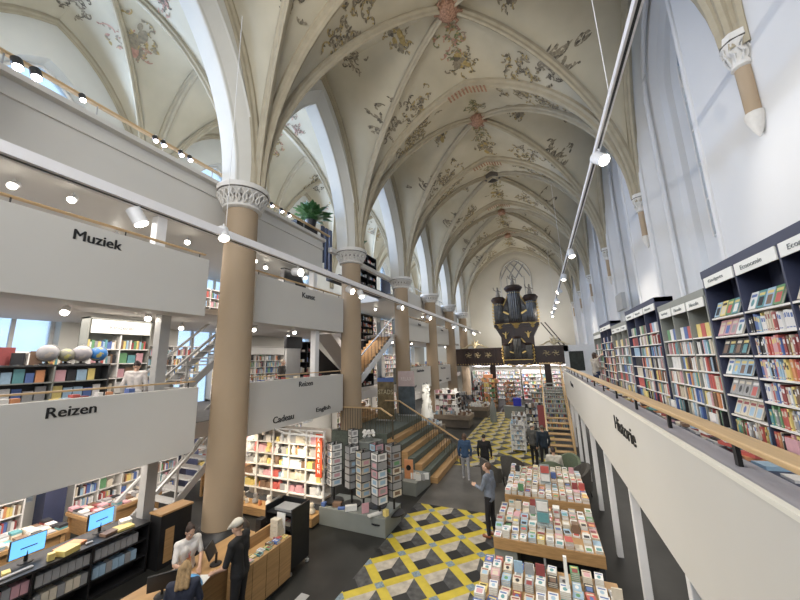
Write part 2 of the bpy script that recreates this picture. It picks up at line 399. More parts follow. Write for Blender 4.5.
# ---- floor, end walls
struct(MB().box((-14.3, -7.5, -.2), (5.2, YEND, 0)).build('floor', M_FLOOR))
eb = MB(); yw = -7
eb.box((-14.3, yw-.4, 0), (-4.6, yw, 18.5)); eb.box((1.0, yw-.4, 0), (5.2, yw, 18.5)); eb.box((-4.6, yw-.4, 0), (1.0, yw, 6)); eb.box((-4.6, yw-.4, 15.5), (1.0, yw, 18.5))
struct(eb.build('wall_west', M_WHITE))
w = struct(bpy.data.objects.new('window_20', None)); COL.objects.link(w); w.location = (-1.8, yw-.2, 6)
b = MB()
for i in range(6): b.box((-2.8+i*1.12-.05, -.06, 0), (-2.8+i*1.12+.05, .06, 9.5))
for i in range(6): b.box((-2.8, -.05, i*1.9-.03), (2.8, .05, i*1.9+.03))
b.build('window_frame', M_CAP, w); MB().box((-2.8, -.01, 0), (2.8, .01, 9.5)).build('pane', M_GLASS, w)
ee = MB(); ee.box((-14.3, YEND, 0), (5.2, YEND+.4, 18.5)); struct(ee.build('wall_east', M_WHITE))
# blind tracery window high in the east wall
bw = thing('blind_window', 'shallow blind pointed window with lattice tracery on the east wall above the organ', 'window niche', (-1.85, YEND-.02, 0))
b = MB(); A = arch_pts(0, 1.75, 14.0, 2.3, 0, 12); A = [(-1.75, 8.2)]+A+[(1.75, 8.2)]
b.tube([(y, -.03, z) for y, z in A], .09, 8)
b.build('arch_frame', M_CAP, bw, smooth=True)
b = MB()
for s in (-1, 1):
    for o in (0, .9, 1.8):
        pts = [(s*(-1.7+o+1.9*i/8), -.02, 14.0+2.2*math.sin(i/8*PI/2)) for i in range(9)]
        pts = [p for p in pts if p[2] < 14.0+2.3*gothic(min(1, abs(p[0])/1.75), 1.75, 2.3)+.02 and abs(p[0]) < 1.75]
        if len(pts) > 2: b.tube(pts, .07, 6)
for x in (-1.0, 0, 1.0): b.box((x-.04, -.05, 8.2), (x+.04, .02, 14.1))
b.build('tracery', M_GMET, bw)

# ---- columns
def column(k):
    y = CY(k); cn = ['nearest', 'second', 'third', 'fourth', 'fifth', 'sixth', 'seventh']
    i = k-1
    t = thing('stone_column', ('tan round column with carved white capital, %s in the left row' % cn[i]) if i >= 0 else 'tan round column left of the camera, outside the picture', 'column', (-8, y-(.14 if k == 1 else 0), 0), 0, 'columns of the nave arcade')
    b = MB().lathe([(.475, .45), (.47, 3), (.46, 6), (.45, 9.1)], n=32); b.build('shaft', M_SHAFT, t, smooth=True)
    b = MB().lathe([(.70, 0), (.70, .10), (.66, .16), (.66, .3), (.60, .38), (.52, .46)], n=32); b.build('base', M_BLACK, t, smooth=True)
    b = MB()
    b.lathe([(.50, 9.08), (.56, 9.12), (.56, 9.17), (.50, 9.2), (.53, 9.3), (.62, 9.5), (.72, 9.58), (.72, 9.64)], n=32, mi=0)
    b.lathe([(.735, 9.6), (.735, 9.63)], n=32, mi=1); b.lathe([(.76, 9.63), (.76, 9.78)], n=16, mi=0)
    for j in range(20):   # carved leaves and dark gaps
        a = 2*PI*j/20
        for s in (-1, 1):
            b.tube([(.54*math.cos(a), .54*math.sin(a), 9.22), (.60*math.cos(a+s*.1), .60*math.sin(a+s*.1), 9.34), (.67*math.cos(a+s*.02), .67*math.sin(a+s*.02), 9.46), (.73*math.cos(a+s*.12), .73*math.sin(a+s*.12), 9.55)], [.03, .035, .03, .02], 5, 0)
        a += PI/20; b.lathe([(.02, -.05), (.05, 0), (.02, .05)], (.585*math.cos(a), .585*math.sin(a), 9.4), 6, 1)
    b.build('capital', [M_CAP, M_CAPD], t, smooth=True)
for k in range(0, 7): column(k)
# bundle of vault shafts rising above each capital
for k in range(0, 7):
    b = MB()
    for dy, dx, r in ((0, .05, .2), (.12, .02, .13), (-.12, .02, .13)):
        b.tube([(XL+dx, CY(k)+dy, 9.7), (XL+dx*.9, CY(k)+dy*1.2, 10.5), (XL-.1, CY(k)+dy*1.6, 11.4)], [r, r*.9, r*.5], 10)
    b.build('rib_springer', M_RIB, ceil, smooth=True)
    b = MB()
    b.tube([(XR-.03, CY(k), 9.8), (XR, CY(k), 10.6), (XR+.05, CY(k), 11.2)], [.16, .13, .08], 10)
    b.build('rib_springer', M_RIB, ceil, smooth=True)
# corbels on the right wall
for k in range(0, 7):
    t = thing('wall_corbel', 'short pointed stone corbel shaft with white capital, %s on the right wall' % ['beside the camera', 'nearest in view', 'second in view', 'third in view', 'fourth in view', 'fifth in view', 'farthest'][k], 'corbel', (3.74, CY(k), 0), 0, 'vault shafts along the right wall')
    MB().lathe([(.155, 8.42), (.165, 9.35)], n=16).build('shaft', M_SHAFT, t, smooth=True)
    MB().lathe([(.02, 8.0), (.10, 8.12), (.17, 8.28), (.20, 8.36), (.20, 8.43), (.15, 8.44)], n=12).build('pendant', M_CAP, t, smooth=True)
    b = MB(); b.lathe([(.16, 9.3), (.22, 9.34), (.2, 9.4), (.21, 9.55), (.29, 9.75), (.33, 9.8)], n=20); b.lathe([(.345, 9.80), (.345, 9.83)], n=8, mi=1); b.lathe([(.35, 9.83), (.35, 9.95)], n=8)
    for j in range(10):
        a = 2*PI*j/10
        b.tube([(.2*math.cos(a), .2*math.sin(a), 9.42), (.27*math.cos(a+.2), .27*math.sin(a+.2), 9.55), (.27*math.cos(a-.1), .27*math.sin(a-.1), 9.65), (.32*math.cos(a+.15), .32*math.sin(a+.15), 9.76)], [.03, .035, .03, .02], 5)
    b.build('capital', [M_CAP, M_CAPD], t, smooth=True); t.scale = (.68, .68, 1)
# ---- vault paintings
PC = {'dark': mat('dark vault paint', (0.12, 0.105, 0.08), .9, var=.4, scale=9), 'faded': mat('faded grey vault paint', (0.23, 0.20, 0.145), .9, var=.3, scale=9),
      'ochre': mat('ochre vault paint', (0.34, 0.26, 0.11), .9, var=.3, scale=9), 'red': mat('red vault paint', (0.38, 0.22, 0.17), .9, var=.3, scale=9), 'green': mat('green vault paint', (0.15, 0.18, 0.09), .9, var=.3, scale=9)}
PCL = [PC[c] for c in ('dark', 'faded', 'ochre', 'red', 'green')]
def painting(cx, cy, k, size, mix, seed, label='', x0=XL, x1=XR, zs=ZS, rise=RISE, fig=False):
    """flat strokes laid on the vault surface; local design (a,b) in metres, mapped onto the surface by arc length"""
    rng = random.Random(seed); b = MB()
    e = .02
    def S(x, y): return vz(x, y, k, x0, x1, zs, rise)
    gx = (S(cx+e, cy)-S(cx-e, cy))/(2*e); gy = (S(cx, cy+e)-S(cx, cy-e))/(2*e)
    N = Vector((gx, gy, -1)).normalized()
    up = (Vector((0, 0, 1))-N*N.z)
    if up.length < .15: up = Vector((0, 1, 0))-N*N.y
    up.normalize(); rt = up.cross(N).normalized()
    def T(a, c):
        p = Vector((cx, cy, S(cx, cy)))+rt*a+up*c
        # slide along the normal until on the surface
        for _ in range(6):
            ex = min(x1-.05, max(x0+.05, p.x)); ey = min(CY(k)+BAY-.03, max(CY(k)+.03, p.y))
            g = p.z-S(ex, ey); p = p-N*(g*N.z)*.9
        return p+N*.025
    def poly(pts, mi):
        b.face([T(*q) for q in pts], mi)
    def leaf(a, c, ang, L, mi):
        w = L*.28; ca, sa = math.cos(ang), math.sin(ang)
        pts = [(0, 0), (.3, w/L), (.65, w/L*.8), (1, 0), (.65, -w/L*.8), (.3, -w/L)]
        poly([(a+ca*u*L-sa*v*L, c+sa*u*L+ca*v*L) for u, v in pts], mi)
    def stroke(pts, w, mi):
        for i in range(len(pts)-1):
            (a0, c0), (a1, c1) = pts[i], pts[i+1]; dx, dy = a1-a0, c1-c0; l = math.hypot(dx, dy)+1e-6; nx, ny = -dy/l*w/2, dx/l*w/2
            poly([(a0-nx, c0-ny), (a1-nx, c1-ny), (a1+nx, c1+ny), (a0+nx, c0+ny)], mi)
    size *= 1.15
    for s in range(int(15+size*9)):
        a, c = max(-.4, min(.4, rng.gauss(0, .18)))*size, max(-.5, min(.5, rng.gauss(0, .25)))*size; ang = rng.uniform(0, 2*PI); cur = rng.choice((-1, 1))*rng.uniform(1.5, 4.5); L = size*rng.uniform(.15, .34); mi = rng.choice(mix); pts = []
        for i in range(8):
            pts.append((a, c)); ang += cur/8; a += math.cos(ang)*L/8; c += math.sin(ang)*L/8
        stroke(pts, size*rng.uniform(.018, .032), mi)
        for q in range(2, 8): leaf(pts[q][0], pts[q][1], ang+rng.choice((-1.3, 1.3, .5, -.5)), size*rng.uniform(.04, .10), rng.choice(mix))
    if fig:
        for s in range(16):
            a, c = rng.gauss(0, size*.09), rng.uniform(-size*.35, size*.35); r = size*rng.uniform(.05, .12)
            poly([(a+r*math.cos(t)*.8, c+r*1.3*math.sin(t)) for t in [j*PI/4 for j in range(8)]], rng.choice(mix))
    b.build('painting', PCL, ceil if x0 == XL else aisle)
side = {-1: 'left', 1: 'right'}
pid = 0
for k in range(0, 6):
    yb = CY(k)+BAY/2; bn = ORD[k]
    for d, (dx, dy, nm) in enumerate(((0, 1.15, 'far side of'), (0, -1.15, 'near side of'))):
        painting(XC+dx, yb+dy, k, 1.5 if k < 2 else 1.2, [2, 4, 3, 1] if k < 2 else [1, 2, 1, 4], 31*k+d)
    for s in (-1, 1):
        # along the transverse and diagonal ribs, low in the web
        for d, (f, g, sz, mx) in enumerate(((.58, .17, 1.5, [0, 1, 1, 2]), (.58, .83, 1.4, [0, 1, 1]), (.74, .5, 1.1, [0, 1, 1]), (.38, .5, 1.1, [0, 1, 1, 2]))):
            x = XC+s*HS*f; y = CY(k)+BAY*g
            painting(x, y, k, sz, mx, 100+31*k+d*7+s, fig=d == 3)
    for s in (-1, 1):
        for g in (.1, .9): painting(XC+s*HS*.40, CY(k)+BAY*g, k, 1.45, [0, 1, 1, 2], 700+31*k+int(g*10)+s)
    painting(XC+.1, CY(k)+BAY*.86, k, 1.1, [0, 1, 1, 2], 900+k, fig=True)
for k in range(-1, 4):
    for d, (f, g, sz, mx) in enumerate(((.35, .3, 1.6, [0, 0, 1, 2]), (.35, .72, 1.6, [2, 3, 1, 1]), (.6, .2, 1.3, [0, 1]), (.75, .65, 1.3, [0, 1, 3]), (.7, .4, 1.0, [1, 2]), (.2, .5, 1.2, [1, 0]))):
        painting(AX0+(AX1-AX0)*f, CY(k)+BAY*g, k, sz*.8, mx, 500+31*k+d*5, '', AX0, AX1, AZS, AR, fig=d == 1)
# ---------------------------------------------------------------- galleries
LV = [(2.44, 3.97, 3.0), (5.78, 7.32, 6.1)]      # parapet bottom, top, floor height of gallery levels one and two
def rail_on(name, label, x, y0, y1, z, posts, m=None, zp=.0, h=.16, cat='handrail', wr=.05, hr=.035, group=None):
    t = thing(name, label, cat, (x, (y0+y1)/2, z), 0, group)
    MB().box((-wr, y0-(y0+y1)/2, h-hr), (wr, y1-(y0+y1)/2, h)).build('rail', m or M_OAKL, t, bevel=.006)
    for i in range(posts):
        yy = (y0+.15+(y1-y0-.3)*i/max(1, posts-1))-(y0+y1)/2
        MB().tube([(0, yy, 0), (0, yy, h-.03)], .014, 8).build('post', M_BLACK, t)
    return t
def parapet(y0, y1, zb, zt, zf, nm):
    b = MB(); b.box((-8.16, y0, zb), (-8.0, y1, zt)); b.box((-8.6, y0, zb), (-8.16, y0+.1, zt)); b.box((-8.6, y1-.1, zb), (-8.16, y1, zt))
    b.box((-8.6, y0+.1, zb), (-8.16, y1-.1, zb+.04))
    struct(b.build('trim_%d' % nm, M_BOX, bevel=.01))
boxes = [(-1.5, 5.72), (7.32, 12.30), (19.72, 24.75), (25.9, 30.9)]
n = 1
for i, (y0, y1) in enumerate(boxes):
    for j, (zb, zt, zf) in enumerate(LV):
        parapet(y0, y1, zb, zt, zf, n); n += 1
        rail_on('gallery_handrail', 'oak handrail on thin posts above the %s level white parapet, %s bay' % (['lower', 'upper'][j], ['nearest', 'second', 'fourth', 'fifth'][i]), -8.12, y0+.05, y1-.05, zt, 5, group='oak handrails of the left galleries')
# slabs of levels one to three (open stairwell in the third bay)
for i, (y0, y1) in enumerate([(-1.5, 13.3), (18.9, 37.6)]):
    for zb, zf in ((2.6, 3.0), (5.95, 6.1)):
        s = struct(MB().box((-13.5, y0, zb), (-8.6, y1, zf)).build('floor_gallery', M_CEIL)); 
        struct(MB().box((-13.5, y0, zf), (-8.6, y1, zf+.012)).build('floor_covering', M_CARPET))
for zb, zf in ((2.6, 3.0), (5.95, 6.1)):
    struct(MB().box((-13.5, 13.3, zb), (-10.6, 18.9, zf)).build('floor_gallery', M_CEIL)); struct(MB().box((-13.5, 13.3, zf), (-10.6, 18.9, zf+.012)).build('floor_covering', M_CARPET))
    struct(MB().box((-10.6, 18.0, zb), (-8.3, 18.9, zf)).build('floor_gallery', M_CEIL))
s = MB(); s.box((-13.5, -1.5, 8.42), (-8.75, 11.5, 8.85)); s.box((-8.75, -1.5, 8.42), (-8.6, 11.5, 9.86)); s.box((-8.66, -1.5, 9.86), (-8.42, 11.5, 9.98)); s.box((-8.62, -1.5, 9.5), (-8.55, 11.5, 9.62))
s.box((-13.5, 19.0, 8.42), (-8.7, 37.6, 8.85)); s.box((-8.75, 19.5, 8.42), (-8.6, 37.6, 9.6))
s.box((-8.66, 12.0, 9.55), (-8.44, 19.5, 9.78)); s.box((-13.5, 12.0, 8.42), (-11.6, 19.0, 8.85))
struct(s.build('floor_upper', M_BOX))
r = thing('upper_gallery_rail', 'brown handrail along the third level gallery with small spotlights', 'handrail', (-8.6, 5, 9.98))
MB().box((-.05, -6.5, .32), (.05, 7.0, .38)).build('rail', M_OAKL, r)
for i in range(10): MB().tube([(0, -6+i*1.4, 0), (0, -6+i*1.4, .33)], .015, 6).build('post', M_GMET, r)
r = thing('upper_gallery_rail', 'pale rail along the third level behind the third to sixth columns', 'handrail', (-8.6, 25, 9.6))
MB().box((-.04, -5.4, .42), (.04, 12, .48)).build('rail', M_BOX, r)
for i in range(12): MB().tube([(0, -5.2+i*1.5, 0), (0, -5.2+i*1.5, .43)], .015, 6).build('post', M_GMET, r)

def spot_head(name, label, loc, aim, size=1.0, m=None, group=None, body=None, power=0, color=NEUT, cone=75, glow=None):
    """a small cylindrical lamp hanging below loc"""
    t = thing(name, label, 'lamp', loc, 0, group)
    d = Vector(aim)-Vector(loc); d.normalize()
    MB().tube([(0, 0, 0), (0, 0, -.10*size)], .012*size, 6).build('bracket', M_WMET, t)
    c = Vector((0, 0, -.15*size)); a = c-d*.09*size; e = c+d*.09*size
    MB().tube([a, e], .075*size, 14).build('housing', body or M_WMET, t, smooth=True)
    MB().tube([e, e+d*.012], .066*size, 14).build('lens', glow or M_LAMP, t)
    if power: light('lamp_light', 'SPOT', e+d*.05, power, color, None, e+d*2, t, cone, .05)
    return t
# upper level spotlights, small ones
upl = [(1.95, 'pair of'), (2.2, ''), (2.9, ''), (4.35, ''), (4.55, ''), (5.0, ''), (5.25, '')]
for i, (y, _) in enumerate(upl):
    spot_head('rail_spotlight', 'small bright spotlight under the third level handrail, %s from the left' % ORD[i], (-8.5, y, 10.36), (-7.9, y+.1, 9.0), .8 if i > 1 else 1.15, group='spotlights on the third level rail', glow=M_LAMPC, body=M_BLACK)
for i, y in enumerate((8.3, 8.8, 9.2)):
    spot_head('rail_spotlight', 'small spotlight on the third level rail beyond the nearest column, %s' % ORD[i], (-8.5, y, 10.36), (-7.9, y+.1, 9.0), .8, group='spotlights on the third level rail', glow=M_LAMPC, body=M_BLACK)
# ceiling lamps under the galleries
nn = 0
for lv, (zc, ys) in enumerate(((2.6, (.8, 2.6, 4.4, 6.4, 8.4, 10.2, 12, 21, 24, 27, 30, 34)), (5.95, (.8, 2.2, 3.6, 5.1, 7.0, 8.8, 10.6, 12, 21, 24, 27, 30, 34)), (8.42, (.9, 1.9, 2.5, 3.3, 4.9, 6.1, 8.4, 8.8, 9.2, 11.2, 21, 24, 27, 30)))):
    for i, y in enumerate(ys):
        x = (-9.3, -10.9, -9.6)[i % 3]
        spot_head('ceiling_spotlight', 'white spotlight under the %s gallery, %s along from the left' % (['first', 'second', 'third'][lv], ORD[i]), (x, y, zc), (x+2.4, y-1.6, zc-2.2), 1.05, group='ceiling spotlights under the left galleries')
    for y in (1.0, 4.5, 9.5, 15.9, 22, 28, 34):
        if y == 15.9 and lv == 2: continue
        light('gallery_ceiling_light', 'AREA', (-10.6, y, zc-.12), [190, 135, 150][lv], (1, .91, .83), (3.2, 3.2), (-10.9, y, 0))
# ---- right gallery
struct(MB().box((1.22, -2, 2.55), (3.8, 21.3, 2.9)).build('floor_gallery_right', M_CEIL)); struct(MB().box((1.3, -2, 2.9), (3.8, 21.3, 2.915)).build('floor_covering_right', M_CARPET))
b = MB(); b.box((1.15, -2, 2.26), (1.22, 21.3, 3.62)); b.box((1.22, -2, 2.5), (1.42, 21.3, 3.58)); struct(b.build('trim_20', M_BOX))
struct(MB().box((1.14, -2, 3.62), (1.19, 21.3, 3.655)).build('trim_21', mat('parapet edge', (.78, .76, .68), .4, var=.02)))
struct(MB().box((1.19, -2, 3.585), (1.45, 21.3, 3.625)).build('trim_22', mat('parapet ledge', (.42, .41, .45), .5, var=.03)))
for i in range(9):
    y = 2.2+i*2.42
    tag(MB().box((1.17, y-.06, 0), (1.29, y+.06, 2.3)).build('gallery_post', M_WMET, bevel=.01), 'square white post under the right gallery, %s from the viewer' % ORD[i], 'post', 'posts under the right gallery')
rr = thing('gallery_handrail', 'wide oak handrail on short black posts above the right gallery parapet', 'handrail', (1.33, 9.6, 3.62))
MB().box((-.085, -11.6, .19), (.085, 11.7, .235)).build('rail', M_OAKL, rr, bevel=.01)
for i in range(16): MB().box((-.015, -10.5+i*1.45, -.03), (.015, -10.45+i*1.45, .19)).build('post', M_BLACK, rr)
TX = M_BLK2
tag(lettering('wall_lettering', 'Historie', (1.149, 7.28, 3.16), (0, -1, 0), (0, 0, 1), 1.42, .23, TX), 'black word Historie on the white front of the right gallery', 'lettering')
tag(lettering('wall_lettering', 'Romans', (1.149, 16.6, 3.16), (0, -1, 0), (0, 0, 1), 1.1, .20, TX), 'small black word on the far end of the right gallery front', 'lettering')
def lword(txt, y, z, w, h, lab): tag(lettering('wall_lettering', txt, (-7.999, y, z), (0, 1, 0), (0, 0, 1), w, h, TX), lab, 'lettering')
lword('Muziek', 2.93, 6.96, .78, .20, 'black word Muziek on the upper white parapet at left')
lword('Reizen', 2.96, 3.67, .70, .18, 'black word Reizen on the lower white parapet at left')
lword('Cadeau', 8.28, 2.62, .95, .20, 'black word Cadeau at the bottom of the second bay parapet')
lword('Reizen', 9.46, 3.66, .76, .18, 'black word Reizen on the lower parapet between the two nearest columns')
lword('English', 10.46, 2.60, .90, .20, 'black word English at the lower right of the second bay parapet')
lword('Kunst', 9.5, 6.92, .74, .20, 'black word Kunst on the upper parapet between the two nearest columns')
lword('Kinderboeken', 21.6, 3.62, 1.5, .18, 'small black word on the lower parapet of the fourth bay')
lword('Jeugd', 20.6, 2.62, .8, .18, 'small black word low at the left of the fourth bay parapet')
lword('Puzzels', 22.9, 2.62, .8, .18, 'small black word low at the right of the fourth bay parapet')
lword('Atelier', 22.2, 6.95, .7, .18, 'small black word on the upper parapet of the fourth bay')
lword('Romans', 27.6, 3.62, 1.5, .18, 'small black word on the lower parapet of the fifth bay')
lword('Thrillers', 26.9, 2.62, .8, .18, 'small black word low at the left of the fifth bay parapet')
lword('Strips', 29.2, 2.62, .8, .18, 'small black word low at the right of the fifth bay parapet')
lword('Hobby', 28.2, 6.95, .8, .18, 'small black word on the upper parapet of the fifth bay')

# ---- light tracks across the nave
M_TRK = mat('light track', (.86, .84, .84), .4, var=.02)
t = thing('lighting_track', 'long grey-white suspended lighting track crossing in front of the left columns', 'lighting track', (-6, 17, 7.26))
MB().box((-.09, -19, -.07), (.09, 20.3, .09)).build('beam', M_TRK, t); MB().box((-.02, -19, -.076), (.02, 20.3, -.07)).build('slot', M_BLACK, t)
for y in (-12.4, 4, 14): MB().tube([(0, y, .07), (-.5, y+.4, 6.5)], .008, 5).build('cable', M_WMET, t)
t = thing('lighting_track', 'long white suspended lighting track rising towards the viewer at right', 'lighting track', (1.62, 17, 9.0))
MB().box((-.055, -20, -.06), (.055, 26, .06)).build('beam', M_TRK, t); MB().box((-.02, -20, -.066), (.02, 26, -.06)).build('slot', M_BLACK, t)
for y in (-10.8, 2, 14): MB().tube([(0, y, .06), (-.1, y-.2, 5.0)], .008, 5).build('cable', M_WMET, t)
for i, (y, up) in enumerate(((2.95, 0), (4.55, 1), (6.9, 0), (9.65, 0), (10.4, 0), (14.2, 0), (18.6, 0), (24.6, 0), (28.8, 0), (32.4, 0), (33.6, 0))):
    spot_head('track_spotlight', 'white track spotlight on the left track, %s from the viewer' % ORD[i], (-6, y, 7.22 if not up else 7.5), (-5.2 if i == 0 else (1.2, -2.5, 3.0)[i % 3], y+1.0 if i == 0 else y-1.0, 5.0 if i == 0 else (3, 0, 5)[i % 3]), 1.5, group='spotlights on the left track', power=420, color=NEUT, cone=110)
for i, y in enumerate((7.6, 14.8, 19.3, 23.6, 27.5, 31, 34.5, 37.5)):
    spot_head('track_spotlight', 'white track spotlight on the right track, %s from the viewer' % ORD[i], (1.62, y, 8.95), ((-8, 2.4, 0)[i % 3] if i else 2.6, y-1.5, (5, 4, 1)[i % 3] if i else 7.2), 1.7, group='spotlights on the right track', power=420 if i else 110, color=NEUT, cone=110)
# warm lights without fixtures, added to brighten the vaults
for k in range(0, 6):
    y = CY(k)+BAY/2
    light('added_vault_light', 'SPOT', (-5.4, y, 8.0), 230, WARM, None, (XC-.3, y+.4, 17), None, 78, .3)
    light('added_vault_light', 'SPOT', (1.6, y, 9.4), 170, WARM, None, (XC+.3, y+.4, 17), None, 85, .3)
    light('added_aisle_light', 'POINT', (-10.8, y, 10.4), 110, (1, .87, .70), None, None, None, None, .3)

# ---------------------------------------------------------------- bookcases on the right gallery
BOOKT = {}
def book_mesh(cn, flat=False):
    """unit book 1x1x1: spine on -x for standing books (thickness along y); origin at the bottom centre of the spine"""
    key = (cn, flat, random.randrange(5) if flat else 0)
    if key in BOOKT: return BOOKT[key]
    tcn = {'white': 'blue', 'cream': 'dark red', 'yellow': 'black'}.get(cn, random.choice(['white', 'cream', 'yellow']))
    b = MB()
    if not flat:   # x depth 0..1, y thickness -.5...5, z height 0..1
        b.box((0, -.5, 0), (1, -.38, 1), 0); b.box((0, .38, 0), (1, .5, 1), 0); b.box((0, -.38, 0), (.05, .38, 1), 0)
        b.box((.05, -.38, .03), (.96, .38, .97), 1)
        b.face([(-.004, -.34, .62), (-.004, .34, .62), (-.004, .34, .86), (-.004, -.34, .86)][::-1], 2)
        b.face([(-.004, -.34, .08), (-.004, .34, .08), (-.004, .34, .14), (-.004, -.34, .14)][::-1], 2)
    else:          # lying or face-out: x width, y height, z thickness
        b.box((-.5, -.5, 0), (.5, .5, .1), 0); b.box((-.5, -.5, .9), (.5, .5, 1), 0); b.box((-.5, -.5, .1), (-.46, .5, .9), 0); b.box((-.46, -.47, .1), (.47, .47, .9), 1)
        b.face([(-.38, .2, 1.01), (.38, .2, 1.01), (.38, .36, 1.01), (-.38, .36, 1.01)], 2)
        r2 = random.random()
        if r2 < .6: b.face([(-.3, -.4, 1.01), (.34, -.4, 1.01), (.34, .12, 1.01), (-.3, .12, 1.01)], 3)
        else: b.face([(.22*math.cos(a*PI/5), -.12+.22*math.sin(a*PI/5), 1.01) for a in range(10)], 3)
    me = bpy.data.meshes.new('book'); me.from_pydata(b.v, [], b.f)
    c2 = random.choice([c for c in PALN if c != cn])
    for m in (M_BK[cn], M_PAGES, M_BK[tcn], M_BK[c2]): me.materials.append(m)
    me.polygons.foreach_set('material_index', b.m); BOOKT[key] = me; return me
def put_book(cn, label, group, loc, scale, rot=(0, 0, 0), flat=False, name='book'):
    o = bpy.data.objects.new(name, book_mesh(cn, flat)); COL.objects.link(o); o.location = loc; o.scale = scale; o.rotation_euler = rot
    return tag(o, label, 'book', group)
FAR = MB()    # every remaining book of the shop, as one object
def far_box(a, b_, cn, rz=0): FAR.box(a, b_, PALN.index(cn), rz)
NBOOK = [0]
M_SIGN = mat('category sign board', (.80, .80, .76), .5, var=.02)
M_SIGNT = mat('sign grey print', (.22, .24, .24), .6, var=.05)
XF = 2.35; DEP = .32
def bookcase(nm, y0, y1, top, m, ncol, labels, rows_individual, idx, names, sh=.262, ztop_shelf=None):
    """front faces -x (towards the nave); columns are numbered from the far end (left in the picture)"""
    t = thing('bookcase', nm, 'bookcase', (XF, (y0+y1)/2, 2.915), 0, 'bookcases on the right gallery')
    yc = (y0+y1)/2; H = top-2.915; w = (y1-y0)
    b = MB(); b.box((0, -w/2, 0), (DEP, -w/2+.035, H)); b.box((0, w/2-.035, 0), (DEP, w/2, H)); b.box((0, -w/2, H-.10), (DEP, w/2, H)); b.box((DEP-.02, -w/2, 0), (DEP, w/2, H)); b.box((0, -w/2, 0), (DEP, w/2, .12))
    b.box((-.01, -w/2, H-.11), (0, w/2, H+.0)); b.build('carcass', m, t)
    cw = (w-.07)/ncol
    zs = [H-.11-.14-.46-sh*i for i in range(12)]; zs = [z for z in zs if z > .15]
    for c in range(ncol):
        ya = w/2-.035-cw*(c+1); yb_ = ya+cw
        if c: MB().box((0, yb_-.015, .12), (DEP-.02, yb_+.015, H-.10)).build('divider', m, t)
        sg = MB().box((-.012, ya+.03, H-.11-.15), (.004, yb_-.03, H-.115)).build('category_sign', M_SIGN, t)
        if labels[c]: lettering('sign_text', labels[c], (-.014, yb_-.16, H-.215), (0, -1, 0), (0, 0, 1), cw*.5, .055, M_SIGNT, sg, .004, .0)
        b = MB()
        for z in zs: b.box((.0, ya+.015, z-.022), (DEP-.02, yb_-.015, z))
        b.build('shelf', M_SHELFW, t)
        for ri, z in enumerate(zs):
            wz = 2.915+z
            if wz < 3.15: break
            near = rows_individual > ri and NBOOK[0] < 255
            wy0, wy1 = yc+ya+.02, yc+yb_-.02
            rowtxt = ORD[ri]+' shelf down'; coltxt = names[c]
            if ri == 0:      # top shelf: face-out books leaning back
                faces = True
            else: faces = (c == 0 and ri in (1, 2, 3, 4, 5)) if m is M_NAVY else (random.random() < .25)
            hgt = sh-.03 if ri else .40
            if faces:
                y = wy1-.04; q = 0; cn = rc()
                while y-.15 > wy0:
                    if random.random() < .25 or ri == 0: cn = rc()
                    bh = min(.215, hgt-.015); bw = .14
                    if near and NBOOK[0] < 255:
                        o = put_book(cn, '%s face-out book %s on %s, %s' % (cn, ORD[q], rowtxt, coltxt), 'books in the right gallery bookcases', (XF+.10, y-bw/2, wz+.004), (bw, bh, .022), (0, 0, 0), True)
                        o.rotation_euler = Matrix(((0, .35, -.94), (-1, 0, 0), (0, .94, .35))).to_euler(); o.location = (XF+.07, y-bw/2, wz+bh*.47+.006); NBOOK[0] += 1
                    else: far_box((XF+.06, y-bw, wz), (XF+.085, y, wz+bh), cn)
                    y -= bw+.012; q += 1
            else:
                y = wy1-.01; q = 0; ylim = wy0+random.choice((.01, .01, .02, .15))
                run = rc()
                while True:
                    th = random.uniform(.02, .05) if near else random.uniform(.025, .055)
                    if y-th < ylim: break
                    bh = min(hgt-.012, random.uniform(.175, .235)); cn = rc() if random.random() < .7 else run; run = cn; off = random.uniform(.01, .035)
                    if near and NBOOK[0] < 255:
                        put_book(cn, '%s book %s from left, %s, %s' % (cn, ORD[q], rowtxt, coltxt), 'books in the right gallery bookcases', (XF+off, y-th/2, wz), (.15, th*.96, bh)); NBOOK[0] += 1
                    else: far_box((XF+off, y-th, wz), (XF+off+.14, y-.0015, wz+bh), cn)
                    y -= th; q += 1
    return t
NV = ['left bay, nearest navy bookcase', 'second bay, nearest navy bookcase', 'third bay, nearest navy bookcase']
bookcase('navy bookcase nearest the viewer on the right gallery', 3.58, 6.12, 5.67, M_NAVY, 3, ['Gadgets', 'Economie', 'Economie'], 7, 0, NV)
GV = ['left bay, nearest grey bookcase', 'middle bay, nearest grey bookcase', 'right bay, nearest grey bookcase']
bookcase('navy bookcase at the picture edge behind the near one', 1.0, 3.56, 5.67, M_NAVY, 3, ['Economie', 'Economie', 'Management'], 0, 0, NV)
bookcase('grey-green bookcase nearest the viewer between two navy ones', 6.14, 8.22, 5.43, M_GREYG, 3, ['Psychologie', 'Filosofie', 'Filosofie'], 7, 0, GV)
bookcase('second navy bookcase on the right gallery, taller than its grey neighbours', 8.34, 10.92, 5.66, M_NAVY, 3, ['Geschiedenis', 'Historie', 'Historie'], 0, 0, NV)
bookcase('second grey-green bookcase on the right gallery', 10.95, 13.1, 5.43, M_GREYG, 3, ['Religie', 'Religie', 'Religie'], 0, 0, NV)
bookcase('third navy bookcase on the right gallery, where the customer reaches', 13.15, 15.3, 5.64, M_NAVY, 3, ['Gezondheid', 'Gezondheid', ''], 0, 0, NV)
bookcase('farthest grey bookcase on the right gallery', 15.33, 17.2, 5.43, M_GREYG, 2, ['', ''], 0, 0, NV)
